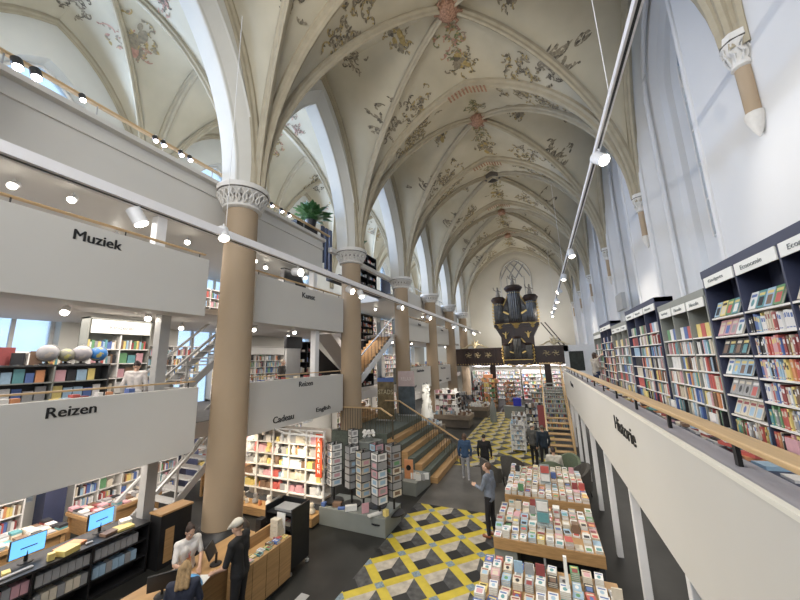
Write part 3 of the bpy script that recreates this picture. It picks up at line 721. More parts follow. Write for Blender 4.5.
# ledge with stacked books between the handrail and the cases
tt = thing('display_ledge', 'low dark ledge in front of the right bookcases carrying stacked books', 'display ledge', (1.75, 8.5, 2.915))
MB().box((-.2, -7, 0), (.28, 6.5, .55)).build('body', M_NAVY, tt); MB().box((-.22, -7, .55), (.3, 6.5, .58)).build('top', M_NAVY, tt)
for i in range(46):
    y = 2.0+i*.28+random.uniform(-.05, .05); h = 3.495
    for j in range(random.choice((1, 2, 3, 4))):
        th = random.uniform(.02, .04); cn = rc()
        far_box((1.68+random.uniform(-.05, .05), y-.08, h), (1.88, y+.09, h+th), cn, random.uniform(-.3, .3)); h += th
    if i % 5 == 2: far_box((1.9, y-.08, 3.495), (1.92, y+.08, 3.74), rc())
for i in range(5): light('added_corridor_light', 'AREA', (2.6, 5.5+i*3.2, 2.5), 28, (1, .93, .85), (1.2, 2.0), (2.6, 5.5+i*3.2, 0))  # fill lights added to lift the dark corridor, no fixtures
# lower corridor under the right gallery: navy wall shelf units with goods
for i in range(5):
    y = 6.5+i*2.9
    t = thing('wall_shelf_unit', 'dark navy shelf unit under the right gallery, %s from the viewer' % ORD[i], 'shelf unit', (3.78, y, 0), 0, 'shelf units under the right gallery')
    b = MB(); b.box((-.03, -1.3, 0), (0, 1.3, 2.2)); b.box((-.35, -1.3, 0), (0, -1.26, 2.2)); b.box((-.35, 1.26, 0), (0, 1.3, 2.2)); b.build('carcass', M_NAVY, t)
    b = MB()
    for z in (.3, .7, 1.1, 1.5, 1.9, 2.2): b.box((-.35, -1.26, z-.03), (-.03, 1.26, z))
    b.build('shelf', M_NAVY, t)
    for z in (.3, .7, 1.1, 1.5):
        yy = -1.2
        while yy < 1.1:
            th = random.uniform(.05, .2); far_box((3.5, y+yy, z), (3.68, y+yy+th, z+random.uniform(.12, .3)), rc()); yy += th+random.uniform(0, .06)
# ---------------------------------------------------------------- generic shelving, filled with distant books
def shelving(name, label, X, Y, Z, rz, w, h, d, rows, cols, m, ms=None, fill='mix', sign=None, back=True, group=None, base=.08, cat='shelving', seed=0, zt=0.0):
    """local: front faces -y, origin bottom centre of the front edge"""
    ms = ms or m; rng = random.Random(seed or int(abs(X*31+Y*17+Z*7)*10))
    t = thing(name, label, cat, (X, Y, Z), rz, group)
    b = MB(); b.box((-w/2, 0, 0), (-w/2+.03, d, h)); b.box((w/2-.03, 0, 0), (w/2, d, h)); b.box((-w/2, 0, h-.04), (w/2, d, h)); b.box((-w/2, 0, 0), (w/2, d, base))
    if back: b.box((-w/2, d-.02, 0), (w/2, d, h))
    b.build('carcass', m, t)
    cw = w/cols; hh = h-zt-base; b = MB(); dv = MB()
    for c in range(1, cols): dv.box((-w/2+cw*c-.015, 0, base), (-w/2+cw*c+.015, d-.02, h-zt))
    if cols > 1: dv.build('divider', ms, t)
    for r in range(rows): b.box((-w/2+.03, .0, base+hh*r/rows-.02), (w/2-.03, d-.02, base+hh*r/rows+.005))
    b.build('shelf', ms, t)
    if sign is not None:
        sg = MB().box((-w/2+.05, -.03, h-.42), (w/2-.05, -.005, h-.06)).build('sign_board', M_SIGN, t)
        if sign: lettering('sign_text', sign, (-w*.2, -.032, h-.30), (1, 0, 0), (0, 0, 1), w*.4, .11, M_SIGNT, sg, .004, 0)
    if fill:
        for r in range(rows):
            z = base+hh*r/rows+.006; rh = hh/rows-.04
            for c in range(cols):
                x = -w/2+cw*c+.05; xe = -w/2+cw*(c+1)-.05; kind = fill if fill != 'mix' else rng.choice(('spine', 'spine', 'face'))
                while x < xe-.03:
                    if kind == 'face': th = rng.uniform(.13, .2); hb = min(rh, rng.uniform(.2, .3)); dp = .03; y0 = .08
                    elif kind == 'goods': th = rng.uniform(.08, .2); hb = min(rh, rng.uniform(.08, .26)); dp = .15; y0 = rng.uniform(.02, .08)
                    else: th = rng.uniform(.03, .07); hb = min(rh, rng.uniform(.18, .26)); dp = .15; y0 = rng.uniform(.02, .05)
                    if x+th > xe: break
                    cn = rng.choices(PALN, PALW)[0]
                    FAR.box((X+x, Y+y0, Z+z), (X+x+th-.004, Y+min(d-.03, y0+dp), Z+z+hb), PALN.index(cn), rz, (X, Y)); x += th+(.02 if kind != 'spine' else 0)
    return t
HP = PI/2   # rz = +90deg: front faces +x
M_DG = mat('dark grey shelving', (.045, .047, .05), .5, var=.1)
# level one, nearest bays
shelving('display_shelf', 'dark grey display shelf of face-out travel books below the globes', -10.1, 3.25, 3.0, HP, 3.1, 1.62, .35, 4, 3, M_DG, M_GREYG, 'face')
shelving('display_table', 'low display table of colourful books behind the nearest lower parapet', -8.75, 3.2, 3.0, HP, 3.0, .8, .5, 2, 2, M_DG, None, 'face')
for i in range(22):
    y = 1.9+i*.14; far_box((-8.9, y, 3.81), (-8.72, y+.12, 3.81+random.uniform(.05, .22)), rc())
def globe(y, r, m, nm):
    t = thing('globe', nm, 'globe', (-10.25, y, 4.625), 0, 'globes on the travel display shelf')
    MB().lathe([(.11, 0), (.11, .02), (.03, .03), (.02, .07)], n=14).build('stand', M_BLACK, t, smooth=True)
    b = MB(); b.lathe([(r*math.sin(a*PI/12)+.001, r-r*math.cos(a*PI/12)) for a in range(13)], (0, 0, .06), 20); b.build('sphere', m, t, smooth='all')
    MB().tube([(0, (r+.02)*math.sin(a*PI/10), .06+r-(r+.02)*math.cos(a*PI/10)) for a in range(11)], .008, 6).build('meridian_ring', M_GMET, t)
def gmat(n, sea, land, sc):
    m = mat(n, sea, .35, var=.02, scale=sc); rp = [x for x in m.node_tree.nodes if x.type == 'VALTORGB'][0]
    rp.color_ramp.elements[0].position = .50; rp.color_ramp.elements[1].position = .54; rp.color_ramp.elements[0].color = (*sea, 1); rp.color_ramp.elements[1].color = (*land, 1); return m
globe(3.66, .19, gmat('grey globe map', (.25, .25, .26), (.34, .31, .27), 5), 'large pale grey globe, leftmost on the travel display shelf')
globe(3.98, .15, gmat('olive globe map', (.20, .20, .16), (.38, .36, .12), 6), 'smaller olive globe between the two grey ones')
globe(4.26, .19, gmat('silver globe map', (.26, .25, .27), (.36, .33, .30), 6), 'large pale grey globe next to the blue one')
globe(4.58, .18, gmat('blue globe map', (.02, .14, .38), (.34, .30, .10), 5), 'bright blue globe at the right end of the travel display shelf')
tag(MB().box((-10.42, 2.85, 4.625), (-10.39, 3.2, 5.0)).build('display_board', M_BK['dark red']), 'dark red square board standing on the travel display shelf', 'board')
for i in range(6):
    y = 2.0+i*.28; tag(MB().box((-10.3, y, 4.625), (-10.27, y+.2, 4.84+.04*(i % 3))).build('travel_book', M_BK[['black', 'white', 'black', 'dark red', 'black', 'brown'][i]]), '%s travel book standing upright on the display shelf, %s from the left' % (['black', 'white', 'black', 'dark red', 'black', 'brown'][i], ORD[i]), 'book', 'books standing on the travel display shelf')
shelving('wall_bookcase', 'white bookcase full of bright books before the nearest aisle window', -12.6, 3.3, 3.0, HP, 3.4, 2.0, .35, 5, 4, M_SHELFW, None, 'spine')
shelving('tall_shelf_unit', 'tall grey-sided shelf unit with white header sign behind the globes', -10.7, 5.25, 3.0, HP, 1.5, 2.85, .4, 6, 2, M_GREYG, M_SHELFW, 'mix', 'kinderen', zt=.45)
shelving('window_bookcase', 'white open bookcase before the window behind the nearest column', -13.1, 8.2, 3.0, HP, 2.2, 2.3, .3, 6, 4, M_SHELFW, None, 'spine', back=False)
shelving('window_bookcase', 'white open bookcase seen right of the nearest column, lower gallery', -13.1, 10.9, 3.0, HP, 2.0, 2.0, .3, 5, 3, M_SHELFW, None, 'mix', '', zt=.4)
shelving('low_bookcase', 'low dark bookcase behind the second bay lower parapet', -8.9, 9.8, 3.0, HP, 3.8, .85, .4, 2, 4, M_DG, None, 'face')
for i in range(20):
    y = 8.1+i*.2; far_box((-9.0, y, 3.855), (-8.8, y+.16, 3.86+random.uniform(.03, .15)), rc())
t = thing('info_panel', 'tall light grey panel with dark top beside the black stair cupboards', 'panel', (-10.2, 11.65, 3.0))
MB().box((-.05, -.5, 0), (.05, .4, 2.15)).build('board', M_GMET, t); MB().box((-.06, -.55, 2.15), (.06, .5, 2.68)).build('top_panel', M_BLACK, t)
shelving('black_shelving', 'black shelving beneath the stair soffit, lower gallery second bay', -10.35, 12.75, 3.0, HP, 1.1, 2.5, .4, 5, 2, M_BLACK, None, 'goods')
shelving('window_bookcase', 'white bookcase with header sign seen in the second bay of the lower gallery', -13.1, 12.9, 3.0, HP, 2.6, 2.4, .3, 6, 4, M_SHELFW, None, 'mix', '', zt=.4)
shelving('window_bookcase', 'open white bookcase before the window behind the grey info panel', -13.1, 15.6, 3.0, HP, 2.0, 2.5, .3, 6, 4, M_SHELFW, None, 'spine', back=False)
t = thing('stair_soffit', 'white sloping stair underside with black triangular infill, lower gallery second bay', 'stair', (-10.4, 14.4, 3.0))
MB().prism([(-.9, 2.9), (1.7, .9), (1.7, 1.2), (-.4, 2.9)], 'x', -.1, .9).build('soffit', M_CEIL, t); MB().prism([(-.7, 0), (1.7, 0), (1.7, .85), (-.7, 2.3)], 'x', -.15, -.1).build('infill', M_BLACK, t)
# square posts and diagonal steel of the stairs beside the nearest column
for i, (y, z0, z1, lab) in enumerate(((5.35, 0, 2.6, 'on the ground floor left of the nearest column'), (5.3, 3.0, 5.95, 'on the lower gallery left of the nearest column'), (10.8, 3.0, 5.95, 'on the lower gallery in the second bay'), (10.6, 6.1, 8.42, 'on the upper gallery in the second bay'), (4.95, 6.1, 8.42, 'on the upper gallery left of the nearest column'))):
    tag(MB().box(((-9.12 if y < 8 else -8.5), y-.12, z0), ((-8.88 if y < 8 else -8.26), y+.12, z1)).build('steel_post', M_GMET if i < 2 else M_WMET), 'square grey steel post '+lab, 'post', 'square posts of the galleries')
for lv, z0 in ((0, 0), (1, 3.0)):
    t = thing('steel_stair', 'grey steel stair rising behind the nearest column, %s' % ('ground floor' if lv == 0 else 'lower gallery'), 'stair', (-9.6, 5.6, z0), 0, 'steel stairs behind the nearest column')
    L, Hh = 3.4, 3.0 if lv == 0 else 3.1
    for x, nm in ((-.0, 0), (-1.1, 1)):
        MB().bar((x, 0, .05), (x, L, Hh), .06, .2).build('stringer', M_GMET, t)
        MB().bar((x, 0, 1.0), (x, L, Hh+.9), .07, .06).build('handrail', M_GMET, t)
        for q in range(5): MB().bar((x, L*q/4, Hh*q/4), (x, L*q/4, Hh*q/4+.95), .05, .05).build('baluster', M_GMET, t)
    b = MB()
    for q in range(14): b.box((-1.1, L*q/14, Hh*(q+1)/14-.04), (0, L*q/14+.26, Hh*(q+1)/14))
    b.build('tread', M_GMET, t)
# upper gallery
shelving('wall_bookcase', 'white bookcase on the upper gallery behind the nearest parapet', -12.6, 4.0, 6.1, HP, 5, 1.6, .35, 4, 5, M_SHELFW, None, 'spine')
shelving('wall_bookcase', 'white bookcase on the upper gallery in the second bay', -12.6, 9.6, 6.1, HP, 4, 1.6, .35, 4, 5, M_SHELFW, None, 'spine')
t = thing('stair_enclosure', 'black sloping stair enclosure above the second bay upper parapet', 'stair enclosure', (-9.2, 10.2, 6.1))
MB().prism([(-.6, 1.1), (.1, 1.1), (1.2, .3), (1.2, 0), (2.4, 0), (2.4, -.0), (.6, 2.0), (-.6, 2.15)][::1] if False else [(-.5, 1.75), (-.5, 2.2), (.35, 2.2), (1.35, 1.0), (1.35, .6), (.35, 1.15), (.2, 1.75)], 'x', -.1, .1).build('sloping_panel', M_BLACK, t)
MB().box((-.6, -.45, 0), (.05, .3, 1.75)).build('side_panel', M_GMET, t)
for i, (x, y, z) in enumerate(((-8.9, 10.9, 9.0), (-9.1, 14.2, 11.4))):
    pass
# navy uprights of the stair well next to the second column (third level)
for i in range(3): tag(MB().box((-8.8, 11.6+i*.3, 9.0-.25*i), (-8.7, 11.78+i*.3, 10.75)).build('window_slat', M_NAVY), 'navy vertical slat beside the window left of the second column, %s' % ORD[i], 'slat', 'navy slats left of the second column')
# plants on the third level
M_LEAF = mat('plant leaves', (.035, .11, .03), .5, var=.4, scale=9)
def plant(x, y, z, label, s=1.0, n=46):
    t = thing('potted_plant', label, 'plant', (x, y, z), 0, 'plants on the third level')
    MB().lathe([(.16*s, 0), (.22*s, .32*s), (.2*s, .33*s), (.02, .3*s)], n=14).build('pot', M_BLACK, t, smooth=True)
    rng = random.Random(int(y*10)); b = MB()
    for i in range(n):
        a = rng.uniform(0, 2*PI); e = rng.uniform(.3, 1.3); L = rng.uniform(.45, .85)*s
        d = Vector((math.cos(a)*math.cos(e), math.sin(a)*math.cos(e), math.sin(e))); p = Vector((0, 0, .3*s)); q = p+d*L; sd = d.cross(Vector((0, 0, 1))).normalized()*.09*s
        tip = q+d*.16*s+Vector((0, 0, -.14*s))
        b.tube([p, q], .008, 4); b.face([p+d*L*.6, p+d*L*.8+sd*1.6, tip, p+d*L*.8-sd*1.6]); b.face([p+d*L*.3, p+d*L*.5+sd*1.3, p+d*L*.85, p+d*L*.5-sd*1.3])
    b.build('foliage', M_LEAF, t)
tag(MB().box((-9.3, 10.1, 8.86), (-8.9, 11.5, 10.5)).build('cabinet', M_BLACK), 'low black cabinet carrying a plant on the third level left of second column', 'cabinet')
plant(-9.05, 11.2, 10.502, 'leafy green plant on a black cabinet, third level left of the second column', 1.2, 90)
# ---- stairwell bay (third): black bookcases, flights
for z, lab in ((0.0, 'ground'), (3.0, 'lower'), (6.1, 'upper')):
    pass
bcs = [(-9.7, 17.1, 3.0, 2.75, 'black bookcase of the stair bay on the lower gallery level', 2.6), (-9.7, 17.1, 5.75, 1.6, 'black bookcase of the stair bay above the first flight', 2.6), (-9.3, 17.0, 8.9, 2.15, 'black bookcase at the top of the stair bay right of the second column', 2.4)]
for x, y, z, h, lab, w in bcs:
    shelving('stair_bookcase', lab, x, y, z, HP, w, h, .35, 4, 2, M_BLACK, None, 'goods', group='black bookcases in the stair bay')
tag(MB().box((-9.7, 13.3, 8.6), (-8.9, 19.0, 8.85)).build('landing_slab', M_BLACK), 'dark landing slab under the topmost black bookcase', 'landing')
plant(-9.5, 16.2, 11.052, 'small green plant on top of the black bookcase beside the second column', .9, 30)
tag(MB().box((-9.2, 18.6, 8.86), (-9.1, 19.9, 10.2)).build('blue_screen', M_NAVY), 'dark blue panel at the top of the stair bay left of the third column', 'panel')
t = thing('wood_flight', 'oak stair flight rising from lower to upper gallery in the third bay', 'stair', (-8.9, 0, 0))
n = 16; y0, z0, y1, z1 = 13.1, 3.0, 18.4, 6.1
b = MB(); g = MB()
for i in range(n):
    ya = y0+(y1-y0)*i/n; za = z0+(z1-z0)*(i+1)/n; b.box((-.6, ya, za-.04), (.55, ya+(y1-y0)/n+.02, za)); b.box((-.6, ya, za-.2), (.55, ya+.03, za-.04))
b.build('tread', M_WOOD, t)
MB().prism([(y0, z0-.35), (y1, z1-.38), (y1, z1-.02), (y0-.0, z0+.05)], 'x', .56, .62).build('stringer', M_WMET, t)
MB().prism([(y0, z0-.3), (y1, z1-.3), (y1, z1-.2), (y0, z0-.2)], 'x', -.6, .55).build('soffit', M_CEIL, t)
MB().bar((.59, y0, z0+1.0), (.59, y1, z1+1.0), .05, .06).build('handrail', M_WMET, t)
b = MB()
for i in range(14): yy = y0+(y1-y0)*i/13; zz = z0+(z1-z0)*i/13; b.tube([(.59, yy, zz), (.59, yy, zz+1.0)], .012, 6)
b.build('baluster', M_BLACK, t)
t = thing('wood_flight', 'oak stair flight rising from the carpeted landing behind the banners', 'stair', (-8.1, 15.2, 1.6))
b = MB()
for i in range(8): b.box((-.30*(i+1), -1.0+i*.05, .175*i), (-.3*i, 1.0-i*.05, .175*(i+1)))
b.build('tread', M_WOOD, t)
struct(MB().box((-10.6, 14.2, 2.6), (-8.4, 18.0, 3.0)).build('floor_stair_landing', M_CEIL))
# ---- broad carpeted steps in the third bay
t = thing('broad_steps', 'broad carpeted steps with oak nosings descending into the nave at left centre', 'steps', (-3.9, 14.2, 0))
N = 8; rs = 1.6/N; td = .29
for i in range(N):
    x1 = -td*i; y0 = -1.9; y1 = 2.3
    MB().box((x1-td, y0, 0), (x1, y1, rs*(i+1)-.0)).build('step', M_WOOD if i % 2 == 0 else M_DGREEN, t)
    if i % 2 == 1: pass
MB().box((-4.7, -1.9, 0), (-td*N, 2.9, 1.6)).build('landing', M_DGREEN, t)
M_BRZ = mat('bronze balusters', (.10, .085, .06), .45, metal=.4)
def balustrade(label, pts, nb, hh=.95, par=None):
    t = thing('stair_railing', label, 'railing', pts[0])
    P = [Vector(p)-Vector(pts[0]) for p in pts]
    b = MB()
    for i in range(len(P)-1): b.bar(P[i]+Vector((0, 0, hh)), P[i+1]+Vector((0, 0, hh)), .06, .05)
    b.build('handrail', M_OAKL, t)
    L = [(P[i+1]-P[i]).length for i in range(len(P)-1)]; tot = sum(L); b = MB()
    for q in range(nb+1):
        s = tot*q/nb; i = 0
        while i < len(L)-1 and s > L[i]: s -= L[i]; i += 1
        p = P[i]+(P[i+1]-P[i])*min(1, s/L[i]); b.tube([p, p+Vector((0, 0, hh))], .012, 5)
    b.build('balusters', M_BRZ, t)
    e = P[-1]; MB().box((e.x-.03, e.y-.03, e.z), (e.x+.03, e.y+.03, e.z+hh+.02)).build('newel', M_BRZ, t)
balustrade('bronze railing with oak handrail running down the middle of the broad steps', [(-7.2, 14.8, 1.62), (-6.45, 14.8, 1.62), (-3.62, 14.8, .0)], 30)
balustrade('short railing with oak handrail at the near edge of the stair landing', [(-8.3, 12.4, 1.62), (-6.25, 12.4, 1.62), (-5.72, 12.4, 1.32)], 22)
# banners
M_BAN1 = mat('brown forest banner', (.16, .12, .06), .6, var=.5, scale=5); M_BAN2 = mat('pink grey banner', (.46, .36, .33), .6, var=.08, scale=3)
t = thing('banner_stand', 'brown forest-picture banner with blue top at the stair landing', 'banner', (-7.25, 15.0, 1.6))
MB().box((-.45, -.02, .05), (.45, 0, 2.05)).build('sheet', M_BAN1, t); MB().box((-.45, -.025, 1.85), (.45, -.018, 2.05)).build('blue_band', M_BK['blue'], t)
MB().box((-.47, -.12, 0), (.47, .1, .05)).build('foot', M_GMET, t); lettering('print', 'STADS', (-.4, -.026, 1.25), (1, 0, 0), (0, 0, 1), .8, .22, mat('cream print', (.5, .45, .3), .6), t, .004, .0)
t = thing('banner_stand', 'pink and slate banner with pale lettering beside the brown one', 'banner', (-6.75, 16.6, 1.6))
MB().box((-.5, -.02, .05), (.45, 0, 2.3)).build('sheet', M_BAN2, t); MB().box((-.5, -.026, .05), (.45, -.018, 1.5)).build('slate_picture', mat('slate banner picture', (.07, .09, .10), .6, var=.4, scale=3), t)
MB().box((-.52, -.12, 0), (.47, .1, .05)).build('foot', M_GMET, t); lettering('print', 'RELAX', (-.33, -.03, 1.8), (1, 0, 0), (0, 0, 1), .62, .18, mat('pale print', (.62, .56, .52), .6), t, .004, 0)
MUTE = ['white', 'grey', 'cream', 'brown', 'grey', 'cream', 'black', 'white', 'teal', 'pink', 'dark red']
# ground floor interiors on the left
for i, (y, w, f, lab) in enumerate(((2.6, 4.2, 'spine', 'nearest the viewer'), (7.2, 3.0, 'mix', 'behind the nearest column'), (10.95, 3.2, 'goods', 'in the second bay'), (14.2, 3.2, 'spine', 'under the stair bay'), (21.5, 4.5, 'mix', 'in the fourth bay'), (27.5, 5, 'spine', 'in the fifth bay'))):
    shelving('wall_bookcase', 'white wall bookcase on the ground floor of the left aisle, '+lab, -13.0, y, 0, HP, w, 2.2, .4, 6, 5, M_SHELFW, None, f, group='ground floor wall bookcases')
for i, (y, lab) in enumerate(((5.15, 'nearest'), (9.0, 'second'))):
    tag(MB().box((-13.1, y-.22, 0), (-12.6, y+.22, 2.4)).build('blue_pillar', M_NAVY), 'dark blue square pillar on the ground floor by the left windows, '+lab, 'pillar', 'dark blue pillars on the ground floor')
for i, (x, y, w) in enumerate(((-11.2, 3.4, 2.6), (-11.4, 6.0, 1.8), (-11.0, 9.6, 2.2))):
    t = thing('display_table', 'wooden display table of books on the ground floor of the left aisle, %s' % ORD[i], 'display table', (x, y, 0), 0, 'display tables of the left aisle')
    MB().box((-.5, -w/2, .72), (.5, w/2, .8)).build('top', M_WOOD, t)
    for sx in (-.42, .42):
        for sy in (-w/2+.08, w/2-.08): MB().box((sx-.04, sy-.04, 0), (sx+.04, sy+.04, .72)).build('leg', M_WOOD, t)
    MB().box((-.42, -w/2+.1, .3), (.42, w/2-.1, .7)).build('drawer_box', M_WOOD, t)
    for a in range(4):
        for c in range(int(w/.2)):
            h = .805
            for q in range(random.choice((1, 1, 2, 3))):
                th = random.uniform(.02, .05); far_box((x-.48+a*.245, y-w/2+.03+c*.2, h), (x-.48+a*.245+.2, y-w/2+.03+c*.2+.16, h+th), random.choice(MUTE)); h += th
for i, (x, y) in enumerate(((-10.6, 14.5), (-10.6, 16.8))):
    pass
# level one and two, bays four and five: simple bookcases behind parapets
for z, nm in ((3.0, 'lower'), (6.1, 'upper')):
    for y, bn in ((22.2, 'fourth'), (28.3, 'fifth')):
        shelving('wall_bookcase', 'white bookcase on the %s gallery in the %s bay' % (nm, bn), -12.6, y, z, HP, 4.6, 2.0, .35, 5, 5, M_SHELFW, None, 'mix')
        for i in range(16): far_box((-8.9, y-2.2+i*.28, z+1.0), (-8.65, y-2.0+i*.28, z+1.0+random.uniform(.1, .35)), rc())
        tag(MB().box((-9.0, y-2.4, z+.012), (-8.62, y+2.4, z+.99)).build('rail_counter', M_GREYG), 'low counter behind the %s parapet of the %s bay' % (nm, bn), 'counter')

# ---------------------------------------------------------------- rood beam and organ
YR = 34.0
t = thing('rood_loft', 'dark carved wooden loft beam spanning the nave beneath the organ', 'loft beam', (-2.9, YR, 0))
MB().box((-5.4, 0, 3.95), (5.1, .5, 5.35)).build('panelling', M_DWOOD, t)
b = MB(); b.box((-5.65, -.14, 3.72), (5.1, .6, 3.95)); b.box((-5.6, -.12, 5.28), (5.1, .6, 5.45)); b.box((-5.5, -.06, 3.95), (5.1, .1, 4.08)); b.build('cornice', M_DWOOD, t)
b = MB()
for i in range(38): b.lathe([(.02, -.05), (.05, 0), (.02, .05)], (-5.3+i*.27, -.15, 3.85), 6)
b.build('gilt_beads', M_GOLD, t)
b = MB()
for i, x in enumerate((-3.9, -3.0, -1.9, 3.5, 4.3)):
    for q in range(5):
        a = q*2*PI/5+i; b.tube([(x, -.03, 4.75), (x+.25*math.cos(a), -.05, 4.75+.22*math.sin(a)), (x+.36*math.cos(a+.5), -.04, 4.75+.3*math.sin(a+.5))], [.05, .05, .02], 5)
b.build('gilt_carving', mat('pale gilt carving', (.42, .34, .20), .5, metal=.3), t)
b = MB()
for i in range(11): b.box((-5.3+i*1.0-.04, -.05, 4.05), (-5.3+i*1.0+.04, .02, 5.28))
b.build('stile', M_DWOOD, t)
for x in (-1.6, 3.45): MB().box((x-.27, .1, 0), (x+.27, .5, 3.75)).build('post', M_DWOOD, t)
for i, x in enumerate((-6.1, 1.35)):
    t2 = thing('gilt_crest', 'gilded scroll crest on top of the loft beam, %s of the organ' % ('left', 'right')[i], 'crest', (x, YR+.1, 5.45), 0, 'gilded crests on the loft beam')
    b = MB()
    for s in (-1, 1):
        b.tube([(0, 0, .1), (s*.35, 0, .42), (s*.7, 0, .30), (s*1.0, 0, .12), (s*1.35, 0, .06)], [.1, .11, .1, .07, .03], 6); b.tube([(0, 0, .1), (s*.2, 0, .55), (s*.35, 0, .8)], [.08, .08, .03], 6)
    b.tube([(0, 0, .05), (0, 0, .5), (0, 0, .95)], [.12, .13, .04], 8); b.build('scrollwork', mat('cream gilt', (.62, .53, .34), .5, metal=.2, var=.1), t2)
og = thing('pipe_organ', 'dark wooden baroque pipe organ with gilded carving above the loft beam', 'organ', (-1.9, YR+.2, 0))
cy_ = .9
b = MB(); b.box((-1.55, .2, 5.45), (1.55, 1.7, 7.6)); b.prism([(-2.1, 7.55), (2.1, 7.55), (1.5, 6.4), (-1.5, 6.4)], 'y', .1, 1.7); b.box((-2.15, .0, 7.5), (2.15, 1.7, 7.85)); b.build('lower_case', M_DWOOD, og)
MB().box((-2.05, .3, 7.85), (2.05, 1.7, 10.1)).build('main_case', M_DWOOD, og)
def tower(cx, w, z0, z1, r):
    MB().lathe([(r*1.12, z0-.12), (r*1.15, z0), (r, z0+.02)], (cx, .3, 0), 16).build('tower_foot', M_DWOOD, og, smooth=True)
    b = MB(); b.lathe([(.06, z0-.9), (.15, z0-.75), (r*.9, z0-.15)], (cx, .3, 0), 14); b.build('tower_bracket', M_GOLD, og, smooth=True)
    b = MB()
    for i in range(9):
        a = PI+PI*(i+.5)/9; x, y = cx+r*.86*math.cos(a), .3+r*.86*math.sin(a)
        b.tube([(x, y, z0+.05), (x, y, z0+.45), (x, y, z1-.15)], [.02, r*.17, r*.17], 8)
    b.build('pipes', M_PIPE, og, smooth=True)
    b = MB(); b.lathe([(r*1.05, z1-.15), (r*1.25, z1), (r*1.45, z1+.2), (r*1.45, z1+.3), (r*1.1, z1+.5)], (cx, .3, 0), 16); b.build('tower_crown', M_DWOOD, og, smooth=True)
    b = MB()
    for i in range(9): a = PI+PI*(i+.5)/9; b.lathe([(.01, -.07), (.045, 0), (.01, .06)], (cx+r*1.02*math.cos(a), .3+r*1.02*math.sin(a), z1-.3), 6)
    b.build('crown_gilding', M_GOLD, og)
tower(0, 1.2, 7.95, 11.2, .62); tower(-1.55, .9, 7.95, 10.1, .50); tower(1.55, .9, 7.95, 10.1, .50)
for s in (-1, 1):
    b = MB(); b.prism([(s*.62, 7.9), (s*1.1, 7.9), (s*1.1, 9.4), (s*.62, 10.5)], 'y', .05, .35); b.build('pipe_flat', M_DWOOD, og)
    b = MB()
    for i in range(5): x = s*(.68+i*.1); b.tube([(x, 0, 7.95), (x, 0, 8.2), (x, 0, 8.9)], [.015, .045, .045], 6)
    for i in range(5): x = s*(.68+i*.1); b.tube([(x, 0, 9.15), (x, 0, 9.25), (x, 0, 9.9-i*.15)], [.015, .045, .045], 6)
    b.build('pipes', M_PIPE, og, smooth=True)
    b = MB(); b.bar((s*.6, -.02, 8.75), (s*1.12, -.02, 9.05), .06, .16); b.build('gilt_rail', M_GOLD, og)
    b = MB(); b.tube([(s*.62, .1, 10.65), (s*.8, .1, 10.25), (s*1.0, .1, 9.85), (s*1.12, .1, 9.6)], [.04, .07, .06, .03], 6); b.build('gilt_scroll', M_GOLD, og)
    b = MB()   # side wings of openwork
    for q in range(9):
        z = 7.4+q*.3; r = .16*math.sin(PI*(q+.5)/9)+.05
        b.tube([(s*2.05, .25, z), (s*(2.05+r), .25, z+.12), (s*(2.05+r*.7), .25, z+.3)], [.06, .06, .03], 6); b.tube([(s*2.05, .25, z+.15), (s*(2.05+r*.6), .25, z)], .06, 5)
    b.build('gilt_wing', M_GOLD, og)
M_STAT = mat('grey statue paint', (.34, .31, .27), .6, var=.2, scale=8)
for x, z in ((0, 11.65), (-1.55, 10.55), (1.55, 10.55)):
    b = MB(); b.lathe([(.2, 0), (.22, .3), (.13, .6), (.16, .8), (.06, .9), (.1, 1.0), (.09, 1.1), (.02, 1.17)], (x, .3, z), 10)
    b.tube([(x-.12, .3, z+.75), (x-.35, .2, z+.9), (x-.4, .2, z+1.15)], .05, 5); b.tube([(x+.12, .3, z+.75), (x+.35, .2, z+.6)], .05, 5); b.build('statue', M_STAT, og, smooth=True)
